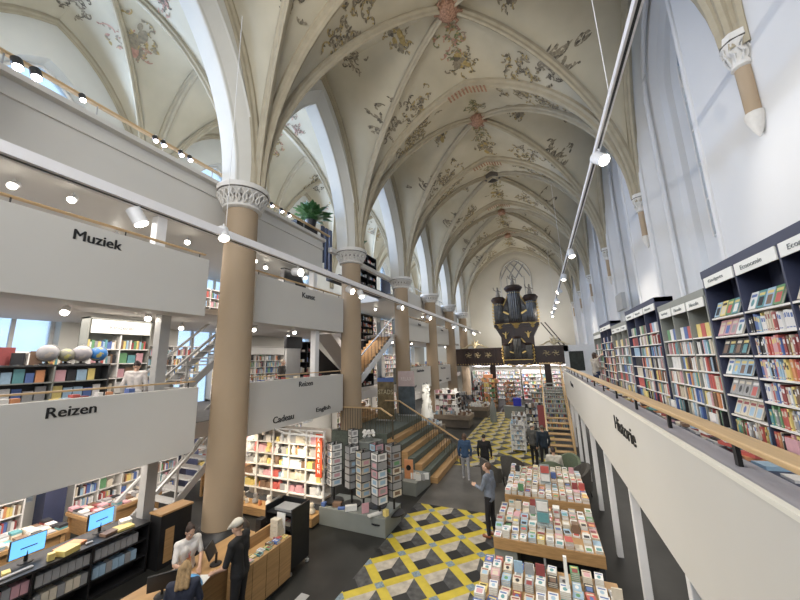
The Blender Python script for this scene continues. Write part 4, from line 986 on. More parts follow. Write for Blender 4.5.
# small front case before the loft beam
MB().box((-1.3, -.95, 4.1), (1.3, -.15, 5.6)).build('front_case', M_DWOOD, og)
MB().prism([(-1.4, 4.15), (1.4, 4.15), (1.1, 3.75), (-1.1, 3.75)], 'y', -1.0, -.15).build('front_case_foot', M_DWOOD, og)
for cx, r, z1 in ((0, .36, 6.3), (-1.0, .28, 5.65), (1.0, .28, 5.65)):
    b = MB()
    for i in range(7): a = PI+PI*(i+.5)/7; x, y = cx+r*.86*math.cos(a), -.95+r*.86*math.sin(a); b.tube([(x, y, 4.25), (x, y, 4.5), (x, y, z1-.1)], [.015, r*.18, r*.18], 7)
    b.build('pipes', M_PIPE, og, smooth=True)
    b = MB(); b.lathe([(r, z1-.12), (r*1.3, z1+.05), (r*1.3, z1+.15)], (cx, -.9, 0), 14); b.build('tower_crown', M_DWOOD, og, smooth=True)
for s in (-1, 1):
    b = MB()
    for i in range(4): x = s*(.42+i*.09); b.tube([(x, -1.0, 4.3), (x, -1.0, 4.5), (x, -1.0, 5.3)], [.01, .04, .04], 6)
    b.build('pipes', M_PIPE, og, smooth=True)
    b = MB(); b.bar((s*.38, -1.04, 4.85), (s*.74, -1.04, 5.0), .05, .12); b.tube([(s*.4, -.95, 6.25), (s*.6, -.95, 5.9), (s*.8, -.95, 5.75)], [.05, .1, .04], 6)
    for q in range(6):
        z = 3.95+q*.28; r = .12*math.sin(PI*(q+.5)/6)+.04; b.tube([(s*1.3, -.9, z), (s*(1.32+r), -.9, z+.1), (s*(1.32+r*.6), -.9, z+.26)], [.07, .09, .04], 6)
    b.tube([(s*.1, -1.0, 3.75), (s*.5, -1.0, 3.6), (s*.9, -1.0, 3.8), (s*1.2, -1.0, 3.65)], [.04, .07, .07, .03], 6)
    b.build('gilt_carving', M_GOLD, og)
    b = MB(); b.tube([(s*1.05, .05, 7.0), (s*1.05, .0, 6.6), (s*1.05, 0, 6.3)], [.03, .13, .05], 6); b.tube([(s*.75, 0, 6.9), (s*1.05, 0, 6.65), (s*1.35, 0, 6.9)], [.03, .09, .03], 6); b.build('gilt_ornament', M_GOLD, og)
b = MB(); b.box((-2.15, -.04, 7.8), (2.15, 0, 7.84)); b.box((-1.3, -1.0, 4.18), (1.3, -.96, 4.24)); b.build('gilt_moulding', M_GOLD, og)
t = thing('steep_stair', 'dark steep stair rail on the loft right of the organ', 'stair', (.4, YR+.6, 5.45))
for dx in (0, .35): MB().bar((dx, 0, 2.3), (dx+1.5, 0, 0), .06, .1).build('rail', M_DWOOD, t)
# ---- shop beneath and behind the loft
struct(MB().box((-13.5, 37.4, 3.6), (5, YEND, 3.75)).build('floor_loft', M_CEIL))
for i, (x, w, f) in enumerate(((-6.2, 2.2, 'mix'), (-3.5, 2.6, 'spine'), (-.6, 2.8, 'face'), (2.2, 2.4, 'spine'))):
    shelving('back_bookcase', 'bright white bookcase along the far wall beneath the organ, %s from the left' % ORD[i], x, 38.2, 0, 0, w, 3.1, .4, 7, 4, M_SHELFW, None, f, sign='' if i == 2 else None, group='bookcases beneath the organ', zt=.4 if i == 2 else 0)
for i in range(7): light('back_shop_light', 'AREA', (-6.5+i*1.5, 37.0, 3.5), 35, (1, .97, .95), (.5, 1.2), (-6.5+i*1.5, 38.2, 1.2))
for i in range(12):
    x = -6.6+i*.8; t = thing('strip_lamp', 'short white strip lamp on the ceiling beneath the loft, %s from the left' % ORD[i], 'lamp', (x, 36.3, 3.55), .5*(-1)**i, 'strip lamps beneath the loft')
    MB().box((-.05, -.9, 0), (.05, .9, .05)).build('body', M_WMET, t); MB().box((-.035, -.88, -.01), (.035, .88, 0)).build('tube', M_LAMPC, t)
# white framed glass lobby at the far end of the right gallery
t = thing('glass_lobby', 'white framed glass lobby at the far end of the right gallery', 'lobby', (2.35, 24, 0))
b = MB(); b.box((-.85, 0, 0), (-.6, .3, 5.15)); b.box((.95, 0, 2.9), (1.2, .3, 5.15)); b.box((-.85, 0, 4.75), (1.2, .3, 5.15)); b.box((-.6, 0, 2.9), (.95, .3, 3.5)); b.build('frame', M_WMET, t)
MB().box((.25, .0, 3.5), (.95, .3, 4.75)).build('side_panel', M_WMET, t); MB().box((-.6, .1, 3.5), (.25, .13, 4.75)).build('glass', mat('dark lobby glass', (.05, .055, .05), .1, var=.2), t)
light('added_east_wall_light', 'AREA', (-1.9, 36.9, 6.2), 230, (1, .96, .90), (7, 1), (-1.9, 40.9, 12.5))  # hidden fill added behind the organ to brighten the wall
# ---------------------------------------------------------------- mosaic floors
def clip(poly, x0, x1, y0, y1):
    for ax, lim, sg in ((0, x0, 1), (0, x1, -1), (1, y0, 1), (1, y1, -1)):
        out = []
        for i in range(len(poly)):
            a, b = poly[i], poly[(i+1) % len(poly)]; da, db = (a[ax]-lim)*sg, (b[ax]-lim)*sg
            if da >= 0: out.append(a)
            if da*db < 0: t = da/(da-db); out.append((a[0]+(b[0]-a[0])*t, a[1]+(b[1]-a[1])*t))
        poly = out
        if len(poly) < 3: return None
    return poly
M_MY = mat('yellow mosaic tile', (.48, .38, .035), .42, var=.14, scale=5); M_MB = mat('blue grey mosaic tile', (.17, .23, .27), .4, var=.4, scale=22)
M_MW = mat('pale marble tile', (.40, .36, .30), .35, var=.28, scale=6); M_MG = mat('grey marble tile', (.055, .055, .055), .5, var=.65, scale=7); M_MK = mat('black tile', (.007, .007, .007), .55, var=.3, scale=5)
def mosaic(name, x0, x1, y0, y1, ox, oy, P=1.17, wob=0):
    b = MB(); b.face([(x0, y0, .004), (x1, y0, .004), (x1, y1, .004), (x0, y1, .004)], 0); H = P/2
    def add(poly, mi, z=.007):
        q = clip(poly, x0, x1, y0, y1)
        if q: b.face([(u, v, z) for u, v in q], mi)
    ni = int((x1-x0)/H)+3; nj = int((y1-y0)/H)+3
    i0 = math.floor((x0-ox)/H)-1; j0 = math.floor((y0-oy)/H)-1
    for i in range(i0, i0+ni):
        for j in range(j0, j0+nj):
            cx, cy = ox+i*H, oy+j*H
            if (i+j) % 2 == 0: r = .125; add([(cx-r, cy), (cx, cy-r), (cx+r, cy), (cx, cy+r)], 1, .008)
            else:
                r = .44/.585*H; W_, N_, E_, S_ = (cx-r, cy), (cx, cy+r), (cx+r, cy), (cx, cy-r); mw = (cx-r/2, cy-r/2); me_ = (cx+r/2, cy-r/2); c = (cx, cy)
                if cx < x0+.2: add([W_, S_, E_, N_], 3); add([c, me_, S_, mw], 4, .0085); continue
                add([W_, mw, c, N_], 2); add([N_, c, me_, E_], 3); add([c, mw, S_, me_], 4)
    o = b.build(name, [M_MY, M_MB, M_MW, M_MG, M_MK]); return struct(o)
mosaic('floor_mosaic', -4.08, -.6, 4.6, 10.55, -3.46, 9.03)
mosaic('floor_mosaic_far', -4.3, .3, 14.6, 29, -3.46, 9.03)
struct(MB().box((-4.08, 10.55, 0), (-.9, 14.6, .003)).build('floor_band', mat('lighter stone path', (.085, .08, .072), .35, var=.3, scale=1.5)))
tag(MB().box((-4.82, 5.7, 0), (-4.62, 5.95, .004)).build('floor_plate', M_GMET), 'small pale metal plate set in the dark floor by the counter', 'floor plate')

# ---------------------------------------------------------------- central book tables
TB = [0]
def book_table(label, x0, x1, y0, y1, z, individual, tn, left_low=True):
    xc, yc = (x0+x1)/2, (y0+y1)/2
    t = thing('book_table', label, 'table', (xc, yc, 0), 0, 'book tables in the middle of the nave')
    w, d = x1-x0, y1-y0
    MB().box((-w/2+.0, -d/2, z-.22), (w/2, d/2, z)).build('top', M_WOOD, t, bevel=.008)
    MB().box((-w/2, -d/2+.05, 0), (-w/2+.45, d/2-.05, z-.22)).build('cabinet', M_GREY, t)
    MB().box((w/2-.12, -d/2+.12, 0), (w/2-.02, d/2-.12, z-.22)).build('side_panel', M_DG, t)
    MB().box((-w/2+.45, -.03, 0), (w/2-.12, .03, z-.22)).build('centre_panel', M_DG, t)
    for sx in (-.05, .3): MB().box((sx-.02, -d/2+.05, 0), (sx+.02, -d/2+.09, z-.22)).build('leg', M_GMET, t)
    rows = int(d/.235); cols = int(w/.165); rng = random.Random(tn)
    for r in range(rows):
        for c in range(cols):
            if rng.random() < .03: continue
            bx = x0+(c+.5)*w/cols; by = y0+(r+.5)*d/rows; h = z+.003; n = rng.choice((1, 2, 2, 3, 4, 5)); cn = rng.choices(PALN, [40, 18, 3, 4, 3, 3, 2, 2, 5, 3, 3, 6, 9, 3])[0]; rz = rng.gauss(0, .05)
            bw, bl = rng.uniform(.125, .15), rng.uniform(.19, .215)
            prop = rng.random() < .05
            for q in range(n):
                th = rng.uniform(.018, .034); last = q == n-1
                if individual and TB[0] < 300:
                    put_book(cn, '%s book, %s in %s pile of %s row, %s' % (cn, 'topmost' if last else ORD[n-1-q]+' down', ORD[c], ORD[r], individual), 'piled books on the central tables', (bx, by, h), (bw, bl, th), (0, 0, rz), True, 'paperback'); TB[0] += 1
                else:
                    far_box((bx-bw/2, by-bl/2, h), (bx+bw/2, by+bl/2, h+th*.86), 'cream' if rng.random() < .5 else 'white', rz); far_box((bx-bw/2, by-bl/2, h+th*.86), (bx+bw/2, by+bl/2, h+th), cn, rz)
                    if last:
                        c2 = rng.choice(PALN); far_box((bx-bw*.36, by-bl*.4, h+th), (bx+bw*.36, by+bl*.12, h+th+.001), c2, rz)
                h += th+.001
            if prop: far_box((bx-.07, by, h), (bx+.07, by+.03, h+.17), rng.choice(PALN), rz)
    return t
book_table('nearest book table, at the bottom of the picture, covered in book piles', -1.32, .80, 4.9, 6.95, .78, 'nearest table', 1)
book_table('second book table, with oak front edge and a clear acrylic stand', -1.28, .76, 7.72, 9.45, .78, 'second table', 2)
book_table('third book table, in front of the armchairs', -1.28, .80, 10.1, 12.6, .76, None, 3)
# acrylic stands and props on the tables
M_ACR = mat('acrylic', (.55, .62, .62), .1, var=.05, trans=.5)
for i, (x, y, lab) in enumerate(((-.28, 8.35, 'second'), (-.2, 10.9, 'third'))):
    t = thing('leaflet_stand', 'clear acrylic leaflet stand rising among the books of the %s table' % lab, 'stand', (x, y, .9))
    MB().box((-.14, -.1, 0), (.14, .1, .02)).build('base', M_ACR, t); MB().box((-.13, -.02, .02), (.13, .0, .5)).build('back', M_ACR, t)
    for q in range(2): MB().box((-.11, -.06, .06+.22*q), (.11, -.03, .24+.22*q)).build('leaflet', [M_BK['teal'], M_BK['white'], M_BK['red']][(q+i) % 3], t)
tag(MB().box((-.32, 11.2, 1.0), (-.18, 11.24, 1.2)).build('book', M_BK['red']), 'bright red book standing upright in the middle of the third table', 'book')
tag(MB().box((.02, 6.3, .9), (.07, 6.36, 1.35)).build('white_sign', M_SIGN), 'narrow white sign standing up in the nearest book table', 'sign')

# ---------------------------------------------------------------- card spinners on a grey dais
def rbox(x0, x1, y0, y1, z, rz, X, Y, nm, lab, m=M_GREY):
    return tag(MB().box((x0, y0, 0), (x1, y1, z)).build(nm, m, None, (X, Y, 0), rz, bevel=.012), lab, 'plinth')
rbox(-1.06, 1.06, -.5, .5, .46, -.02, -5.15, 8.82, 'display_plinth', 'low grey plinth carrying the revolving postcard racks')
M_CARD = [mat('card '+c, PAL[c], .6, var=.12, scale=30) for c in ('white', 'grey', 'cream', 'pink', 'light blue')]
CRNG = random.Random(5); CARDM = {}
def card_mesh(k):
    if k not in CARDM:
        b = MB(); b.box((-.5, -.004, 0), (.5, .004, 1), 0); b.face([(-.3, -.005, .25), (.3, -.005, .25), (.3, -.005, .8), (-.3, -.005, .8)], 1)
        me = bpy.data.meshes.new('greeting_card'); me.from_pydata(b.v, [], b.f); me.materials.append(M_CARD[k % 5]); me.materials.append(M_BK[['grey', 'light blue', 'pink', 'brown', 'green'][(k//5) % 5]]); me.polygons.foreach_set('material_index', b.m); CARDM[k] = me
    return CARDM[k]
NC = [0]
def cardn(k): return '%s card, %s picture' % (('white', 'grey', 'cream', 'pink', 'light blue')[k % 5], ('grey', 'light blue', 'pink', 'brown', 'green')[(k//5) % 5])
def spinner(X, Y, r, z0, z1, rows, sides, lab, top=None, ind=True, mixk=None):
    t = thing('card_spinner', lab, 'card rack', (X, Y, 0), 0, 'revolving card racks')
    b = MB(); b.lathe([(.28, z0-.45), (.28, z0-.42), (.03, z0-.4), (.03, z1+.03)], n=16); b.build('pole', M_BLACK, t)
    fr = MB(); hh = (z1-z0)/rows
    for s in range(sides):
        a = 2*PI*s/sides+.3; ca, sa = math.cos(a), math.sin(a)
        a2 = 2*PI*(s+1)/sides+.3
        fr.tube([(r*ca, r*sa, z0), (r*ca, r*sa, z1)], .01, 4)
        for q in range(rows+1): fr.tube([(r*ca, r*sa, z0+hh*q), (r*math.cos(a2), r*math.sin(a2), z0+hh*q)], .008, 4)
        fr.tube([(0, 0, z1), (r*ca, r*sa, z1)], .008, 4)
    fr.build('frame', M_BLACK, t)
    if top: MB().box((-.15, -.01, z1), (.15, .01, z1+.22)).build('topper', top, t)
    kk = mixk
    for s in range(sides):
        am = 2*PI*(s+.5)/sides+.3; w = 2*r*math.sin(PI/sides)*.86; rr = r*math.cos(PI/sides)-.012
        seen = math.sin(am) < .55
        for q in range(rows):
            x, y = X+rr*math.cos(am), Y+rr*math.sin(am); kx = CRNG.randrange(25) if kk is None else CRNG.choice(kk)
            if not seen: continue
            o = bpy.data.objects.new('greeting_card', card_mesh(kx)); COL.objects.link(o); o.location = (x, y, z0+hh*q+.014); o.scale = (w, 1, hh*.86); o.rotation_euler = (0, 0, am+HP)
            tag(o, '%s, %s row, %s side, %s' % (cardn(kx), ORD[q], ORD[s], lab.split(',')[0]), 'card', 'cards on the revolving racks'); NC[0] += 1
spinner(-5.95, 8.70, .25, .95, 2.10, 6, 4, 'leftmost card rack, white cards in black wire', None, mixk=[0, 5, 10])
spinner(-5.38, 8.75, .22, .92, 2.06, 6, 4, 'second card rack, pale lilac cards', mixk=[1, 6, 0])
spinner(-4.92, 8.62, .23, .80, 1.98, 6, 4, 'third card rack, cream cards', mixk=[2, 12, 7, 1])
spinner(-4.66, 8.95, .22, .90, 2.12, 6, 4, 'rear middle card rack, half hidden', mixk=[3, 4, 0, 18])
spinner(-4.38, 8.55, .24, .72, 2.0, 6, 4, 'fourth card rack, photo cards', mixk=[0, 1, 5, 6, 11, 3])
spinner(-4.12, 8.92, .24, .80, 2.14, 7, 4, 'rightmost card rack, dark picture cards', mixk=[1, 16, 21, 17])
for i, (x, y, c, sz) in enumerate(((-6.1, 8.42, 'blue', (.12, .12, .1)), (-5.7, 8.5, 'brown', (.25, .15, .12)), (-5.5, 8.4, 'blue', (.2, .08, .06)), (-5.2, 8.42, 'white', (.32, .12, .14)), (-4.75, 8.42, 'pink', (.2, .03, .25)), (-4.45, 8.4, 'white', (.4, .12, .05)), (-4.15, 8.45, 'yellow', (.12, .12, .16)))):
    tag(MB().box((-sz[0]/2, -sz[1]/2, 0), (sz[0]/2, sz[1]/2, sz[2])).build('gift_item', M_BK[c], None, (x, y, .462), .2*i, bevel=.01), '%s item lying on the grey postcard plinth, %s from the left' % (c, ORD[i]), 'gift', 'small goods on the postcard plinth')
rbox(-.62, .62, -.6, .6, .42, -.1, -4.8, 11.62, 'display_plinth', 'grey plinth with an orange book display at the foot of the steps')
t = thing('book_display', 'orange book poster stand with black emblem on the grey plinth by the steps', 'display', (-4.62, 11.3, .42))
MB().box((-.16, -.02, 0), (.16, .02, .62)).build('panel', M_BK['orange'], t); MB().lathe([(.001, 0), (.09, .0), (.09, .012), (.001, .012)], (0, 0, 0), 14).build('emblem', M_BLACK, t, (0, -.022, .36)).rotation_euler = (HP, 0, 0)
for i in range(9): tag(MB().box((-.09, -.012, 0), (.09, .012, .2)).build('card_book', M_BK[['white', 'cream', 'white', 'grey'][i % 4]], None, (-5.2+i*.11+(.30 if i > 3 else 0) if i < 9 else 0, 11.2+.1*(i % 3), .425), .3*(-1)**i), 'white booklet standing on the plinth beside the orange display, %s from the left' % ORD[i], 'booklet', 'booklets by the orange display')
rbox(-.4, .4, -.35, .35, 1.5, 0, -6.35, 11.6, 'display_plinth', 'tall grey-green plinth beside the second column with white flowers')
t = thing('flower_bunch', 'bunch of white paper flowers on the tall plinth by the second column', 'flowers', (-6.35, 11.55, 1.5)); b = MB(); rng = random.Random(3)
for i in range(16): a, e = rng.uniform(0, 6.3), rng.uniform(.05, .24); b.lathe([(.01, -.05), (.07, 0), (.05, .05), (.01, .06)], (e*math.cos(a), e*math.sin(a), .14+rng.uniform(0, .22)), 7)
b.build('blossoms', M_BK['white'], t); MB().lathe([(.12, 0), (.15, .14), (.02, .14)], n=12).build('vase', M_GREY, t)
spinner(-6.7, 11.0, .2, 1.0, 2.0, 4, 4, 'small white card rack by the tall plinth, four rows', None, mixk=[0])

# ---------------------------------------------------------------- white gift shelves (second bay)
GS = thing('gift_shelving', 'white gift shelving under the word Cadeau, between the two nearest columns', 'shelving', (-7.85, 8.5, 0))
b = MB(); GW = 3.3
for i in range(6): x = -GW/2+GW*i/5; b.box((x-.02, 0, .25), (x+.02, .05, 2.45)); b.box((x-.02, .0, .25), (x+.02, .4, .3))
b.build('upright', M_SHELFW, GS)
b = MB(); ZS_ = [.62, .98, 1.33, 1.68, 2.03]
for z in ZS_: b.box((-GW/2, -.0, z-.03), (GW/2, .38, z))
b.box((-GW/2, 0, 2.42), (GW/2, .05, 2.45)); b.build('shelf', M_SHELFW, GS); MB().box((-GW/2, .38, .25), (GW/2, .40, 2.45)).build('back_panel', mat('gift wall cream', (.45, .40, .34), .7), GS)
MB().box((-GW/2, -.5, .06), (GW/2-1.1, 0, .27)).build('wood_base', M_WOOD, GS); MB().box((GW/2-1.0, -.5, .06), (GW/2, 0, .27)).build('wood_base', M_WOOD, GS)
MB().box((-GW/2+.05, -.4, 0), (GW/2-.05, .3, .06)).build('kick_board', M_BLACK, GS)
b = MB(); b.bar((GW/2-2.0, 0, 2.45), (GW/2-.7, -.9, 2.55), .04, .04); b.bar((GW/2-.7, -.9, 2.55), (GW/2+.6, -.8, 2.5), .04, .04); b.bar((GW/2-1.2, 0, 2.45), (GW/2+.1, -.85, 2.52), .03, .03); b.build('top_rail', M_SHELFW, GS)
GC = ['white', 'white', 'cream', 'pink', 'white', 'red', 'black', 'yellow', 'cream', 'orange', 'grey', 'brown', 'light blue']
def gift(kind, c, x, y, z, s, lab, grp):
    b = MB()
    if kind == 'mug': b.lathe([(.04*s, 0), (.042*s, .09*s), (.038*s, .09*s), (.036*s, .02)], n=12); b.tube([(.04*s, 0, .02*s), (.075*s, 0, .045*s), (.04*s, 0, .075*s)], .008*s, 5); nm = 'mug'
    elif kind == 'toy': b.lathe([(.01, 0), (.07*s, .02), (.075*s, .07*s), (.04*s, .12*s), (.055*s, .16*s), (.04*s, .20*s), (.01, .21*s)], n=12); b.lathe([(.005, -.02), (.022*s, 0), (.005, .02)], (-.035*s, 0, .21*s), 7); b.lathe([(.005, -.02), (.022*s, 0), (.005, .02)], (.035*s, 0, .21*s), 7); nm = 'soft_toy'
    elif kind == 'vase': b.lathe([(.03*s, 0), (.06*s, .05*s), (.05*s, .12*s), (.02*s, .17*s), (.03*s, .2*s)], n=12); nm = 'vase'
    else: b.box((-.07*s, -.05*s, 0), (.07*s, .05*s, .13*s)); b.box((-.072*s, -.015*s, 0), (-.07*s+.002, .015*s, .132*s)); b.box((-.01, -.052*s, .0), (.01, .052*s, .133*s)); nm = 'gift_box'
    o = b.build(nm, M_BK[c], None, (x, y, z), 0, smooth=kind != 'box'); tag(o, lab, nm.replace('_', ' '), grp); return o
rng = random.Random(11)
for zi, z in enumerate(ZS_):
    for c in range(5):
        cc = rng.choice(GC)
        for q in range(4):
            x = -7.85-GW/2+GW*(c+.16+q*.225)/5; kd = rng.choice(('mug', 'toy', 'vase', 'box', 'box')); cl = rng.choice((cc, rng.choice(GC)))
            gift(kd, cl, x, 8.5+.13, z+.002, rng.uniform(1.2, 1.7), '%s gift, %s in %s column, %s shelf up, Cadeau shelving' % (cl, ORD[q], ORD[c], ORD[zi]), 'gifts on the Cadeau shelving')
for i in range(12):
    x = -7.85-GW/2+.12+i*.27 + (0 if i < 8 else .0)
    if x > -6.3: break
    gift('toy' if i % 2 else 'mug', ['white', 'cream', 'white', 'grey', 'orange'][i % 5], x, 8.2+.08*(i % 2), .272, 1.3, 'gift on the oak base of the Cadeau shelving, %s from the left' % ORD[i], 'gifts on the oak base')
for q in range(4): light('gift_shelf_light', 'SPOT', (-9.2+q*.95, 7.6, 2.40), 90, WARM, None, (-9.1+q*.9, 8.6, 1.1), None, 95, .08)
t = thing('sale_banner', 'vertical red banner with white letters hanging at the right end of the gift shelving', 'banner', (-6.2, 8.28, 0))
MB().box((-.11, -.01, 1.25), (.11, .01, 2.42)).build('cloth', mat('red banner cloth', (.62, .08, .03), .6), t)
for i, ch in enumerate('KAARTEN'): lettering('letter', ch, (-.04, -.014, 2.22-.145*i), (1, 0, 0), (0, 0, 1), .08, .10, M_SIGN, t, .004, .02)

# ---------------------------------------------------------------- service counter
t = thing('oak_counter', 'oak service counter with raised book ledge beside the nearest column', 'counter', (-5.6, 5.1, 0))
MB().box((-.12, -.15, .08), (.32, 1.05, .86)).build('front_cabinet', M_WOOD, t, bevel=.006); MB().box((-.1, -.1, 0), (.28, 1.0, .08)).build('kick_board', M_BLACK, t)
MB().box((-.16, -.15, .86), (-.12, 1.05, 1.08)).build('raised_panel', M_WOOD, t)
MB().box((-.95, -1.9, .80), (-.16, .9, .86)).build('worktop', M_WOOD, t); MB().box((-.9, -1.85, 0), (-.2, .8, .8)).build('cabinet', M_WOOD, t)
for i in range(7): MB().box((.321, -.15+.17*i, .1), (.324, -.145+.17*i, .84)).build('joint', M_BLACK, t) if i % 2 == 1 else None
for i in range(10):
    y = 5.02+i*.112; c = ['grey', 'cream', 'yellow', 'teal', 'white', 'green', 'brown', 'blue', 'dark red', 'yellow'][i]
    put_book(c, '%s book lying on the oak counter ledge, %s from the viewer' % (c, ORD[i]), 'books on the counter ledge', (-5.45+.06*(i % 2), y, .862), (.10, .15, .03+.02*(i in (6, 7, 8))), (0, 0, HP), True)
t = thing('pen_display', 'tiered beige display box standing on the oak counter', 'display box', (-5.55, 6.0, .862)); b = MB()
for q in range(5): b.box((-.1+.0*q, -.1, .075*q), (.1, .1-.025*q+.02, .075*(q+1)-.01))
b.build('tiers', M_BK['cream'], t); MB().box((-.11, .1, 0), (.11, .12, .42)).build('back', M_BK['white'], t)
t = thing('card_terminal', 'black payment terminals clustered on the oak counter', 'terminal', (-5.98, 5.98, .862)); MB().box((-.08, -.1, 0), (.08, .1, .2)).build('body', M_BLACK, t, bevel=.01); MB().box((-.05, -.12, .2), (.1, .04, .33)).build('head', M_BLACK, t, bevel=.01)
t = thing('till_screen', 'black till screen on the counter between the shop assistant and the customers', 'till', (-6.0, 3.95, .862)); MB().lathe([(.11, 0), (.1, .02), (.02, .03), (.02, .2)], n=14).build('stand', M_BLACK, t); o = MB().box((-.2, -.015, .12), (.2, .015, .40)).build('screen', M_BLACK, t, bevel=.006); o.rotation_euler = (.3, 0, .9)
t = thing('till_screen', 'black angled till screen near the man in the cap', 'till', (-5.92, 4.85, .862)); MB().lathe([(.1, 0), (.1, .02), (.02, .03), (.02, .2)], n=14).build('stand', M_BLACK, t); o = MB().box((-.17, -.015, .15), (.17, .015, .38)).build('screen', M_BLACK, t, bevel=.006); o.rotation_euler = (.4, 0, -1.0)
def prop(nm, lab, cat, c, x, y, z, sx, sy, sz, rz=0, m=None): return tag(MB().box((-sx/2, -sy/2, 0), (sx/2, sy/2, sz)).build(nm, m or M_BK[c], None, (x, y, z), rz, bevel=min(.008, sz*.3)), lab, cat)
prop('document', 'sheet of white paper on the counter in front of the man in the cap', 'paper', 'white', -5.75, 4.45, .862, .2, .28, .004, .4); prop('document_stand', 'white leaflet stand on the counter beside the man in the cap', 'leaflet stand', 'white', -5.88, 5.2, .862, .03, .2, .26, .2)
prop('white_worktop', 'white ledge at the front of the counter below the customer', 'ledge', 'white', -6.0, 3.35, .862, .5, .5, .04, .3)
b = MB(); b.lathe([(.02, 0), (.12, .02), (.14, .1), (.09, .2), (.03, .23)], n=12, sx=1.4); tag(b.build('gift_bag', mat('blue plastic bag', (.10, .32, .62), .3, var=.4, scale=9), None, (-5.65, 4.2, .862), smooth=True), 'crumpled light blue plastic bag on the counter between the people', 'bag')
b = MB(); b.lathe([(.02, 0), (.1, .02), (.1, .06), (.03, .1)], n=12, sx=1.5); tag(b.build('folded_cloth', M_BK['yellow'], None, (-5.95, 4.35, .862), smooth=True), 'folded yellow cloth on the counter by the shop assistant', 'cloth')
t = thing('display_cart', 'black perforated metal display cart on castors at the end of the counter', 'cart', (-5.4, 6.55, 0))
MB().box((.0, -.3, .12), (.03, .3, 1.3)).build('side_panel', M_BLACK, t); MB().box((-.75, -.3, .12), (-.72, .3, 1.3)).build('side_panel', M_BLACK, t); MB().box((-.72, .27, .12), (0, .3, 1.3)).build('back_panel', M_BLACK, t)
for z in (.15, .5, .85, 1.15): MB().box((-.72, -.28, z), (0, .27, z+.02)).build('shelf', M_BLACK, t)
b = MB()
for x, y in ((0, -.28), (0, .28), (-.72, -.28), (-.72, .28)): b.lathe([(.0, -.0), (.045, .01), (.045, .05), (0, .06)], (x, y, .0), 10); b.tube([(x, y, .05), (x, y, .13)], .012, 5)
b.build('castor', M_GMET, t)
prop('box_file', 'flat white box lying on top of the black display cart', 'box', 'grey', -5.75, 6.55, 1.172, .5, .35, .06, 0)
for i in range(5): put_book(['pink', 'white', 'red', 'cream', 'brown'][i], '%s book on the middle shelf of the black display cart' % ['pink', 'white', 'red', 'cream', 'brown'][i], 'books in the black cart', (-6.05+.14*i, 6.5, .872), (.12, .18, .08), (0, 0, 0), True)

# ---------------------------------------------------------------- long black counter with ring binders and monitors
t = thing('black_counter', 'long black office counter with open shelves of box files below the monitors', 'counter', (-8.6, 3.2, 0))
b = MB(); b.box((-.75, -1.95, .98), (.02, 2.05, 1.03)); b.build('top', M_BLACK, t)
b = MB(); b.box((-.75, -1.95, 0), (-.4, 2.05, .98)); b.box((-.4, -1.95, 0), (0, 2.05, .06))
for z in (.35, .68): b.box((-.4, -1.95, z-.02), (-.02, 2.05, z))
for y in (-1.95, -1.55, -.7, .15, 1.0, 2.02): b.box((-.4, y, 0), (0, y+.03, .98))
b.build('carcass', M_BLACK, t)
bi = 0
for s in range(1, 5):
    ya = 3.2-2.37+.85*s
    for z in (.35, .68):
        c0 = ['grey', 'teal', 'cream', 'pink', 'light blue', 'grey', 'white'][(s*2+int(z*10)) % 7]
        if s == 4 and z == .06: continue
        for q in range(7):
            c = c0 if (q+s) % 3 else 'grey'
            tag(MB().box((-.28, 0, 0), (0, .10, .19)).build('box_file', M_BK[c], None, (-8.66, ya+.05+q*.112, z+.004)), '%s box file, %s on %s shelf, %s compartment of black counter' % (c, ORD[q], {.06: 'lowest', .35: 'middle', .68: 'top'}[z], ORD[s]), 'box file', 'box files in the black counter'); bi += 1
M_SCR = mat('blue screen light', (.1, .3, .6), .3, emit=(.16, .50, .92), es=1.15)
for i, (y, rz) in enumerate(((3.42, .0), (4.52, .12))):
    t = thing('monitor', 'computer monitor with light blue screen on the black counter, %s' % ('left one' if i == 0 else 'right one near the post'), 'monitor', (-9.1, y, 1.03), HP+rz, 'monitors on the black counter')
    MB().box((-.24, -.02, .12), (.24, .03, .44)).build('housing', M_BLACK, t, bevel=.006); MB().box((-.228, -.024, .13), (.228, -.02, .428)).build('screen', M_SCR, t)
    MB().lathe([(.11, 0), (.1, .02), (.03, .03), (.025, .2)], n=12).build('stand', M_BLACK, t); MB().box((-.1, -.026, .25), (.12, -.0245, .27)).build('screen_text', M_BK['blue'], t)
props = [('paper_tray', 'light wooden tray on the black counter between the monitors', 'tray', 'orange', -8.95, 3.98, .3, .4, .05), ('folder', 'olive green folder lying on the black counter', 'folder', 'yellow', -8.75, 3.85, .28, .28, .1),
    ('tape_roll', 'yellow cup on the black counter below the left monitor', 'cup', 'yellow', -8.72, 3.62, .1, .1, .12), ('desk_pad', 'grey strip along the edge of the black counter', 'desk pad', 'grey', -8.75, 3.15, .08, .5, .03),
    ('telephone', 'white telephone beside the right monitor', 'telephone', 'white', -9.0, 4.95, .22, .2, .1), ('parcel', 'white parcel left of the monitors on the black counter', 'parcel', 'white', -9.1, 2.9, .25, .2, .1), ('yellow_box', 'small yellow box by the left monitor', 'box', 'yellow', -8.9, 3.12, .16, .1, .05),
    ('brown_desk_mat', 'brown mat with papers at the left end of the black counter', 'mat', 'brown', -8.85, 2.55, .4, .7, .01), ('folder', 'yellow folder near the post on the black counter', 'folder', 'yellow', -8.8, 4.82, .3, .3, .05), ('magazine', 'magazine with coloured cover by the right monitor', 'magazine', 'brown', -8.8, 4.55, .2, .25, .06), ('mouse', 'pale computer mouse on the black counter', 'mouse', 'grey', -8.75, 4.2, .07, .11, .03)]
for nm, lab, cat, c, x, y, sx, sy, sz in props: prop(nm, lab, cat, c, x, y, 1.032, sx, sy, sz, random.uniform(-.3, .3))
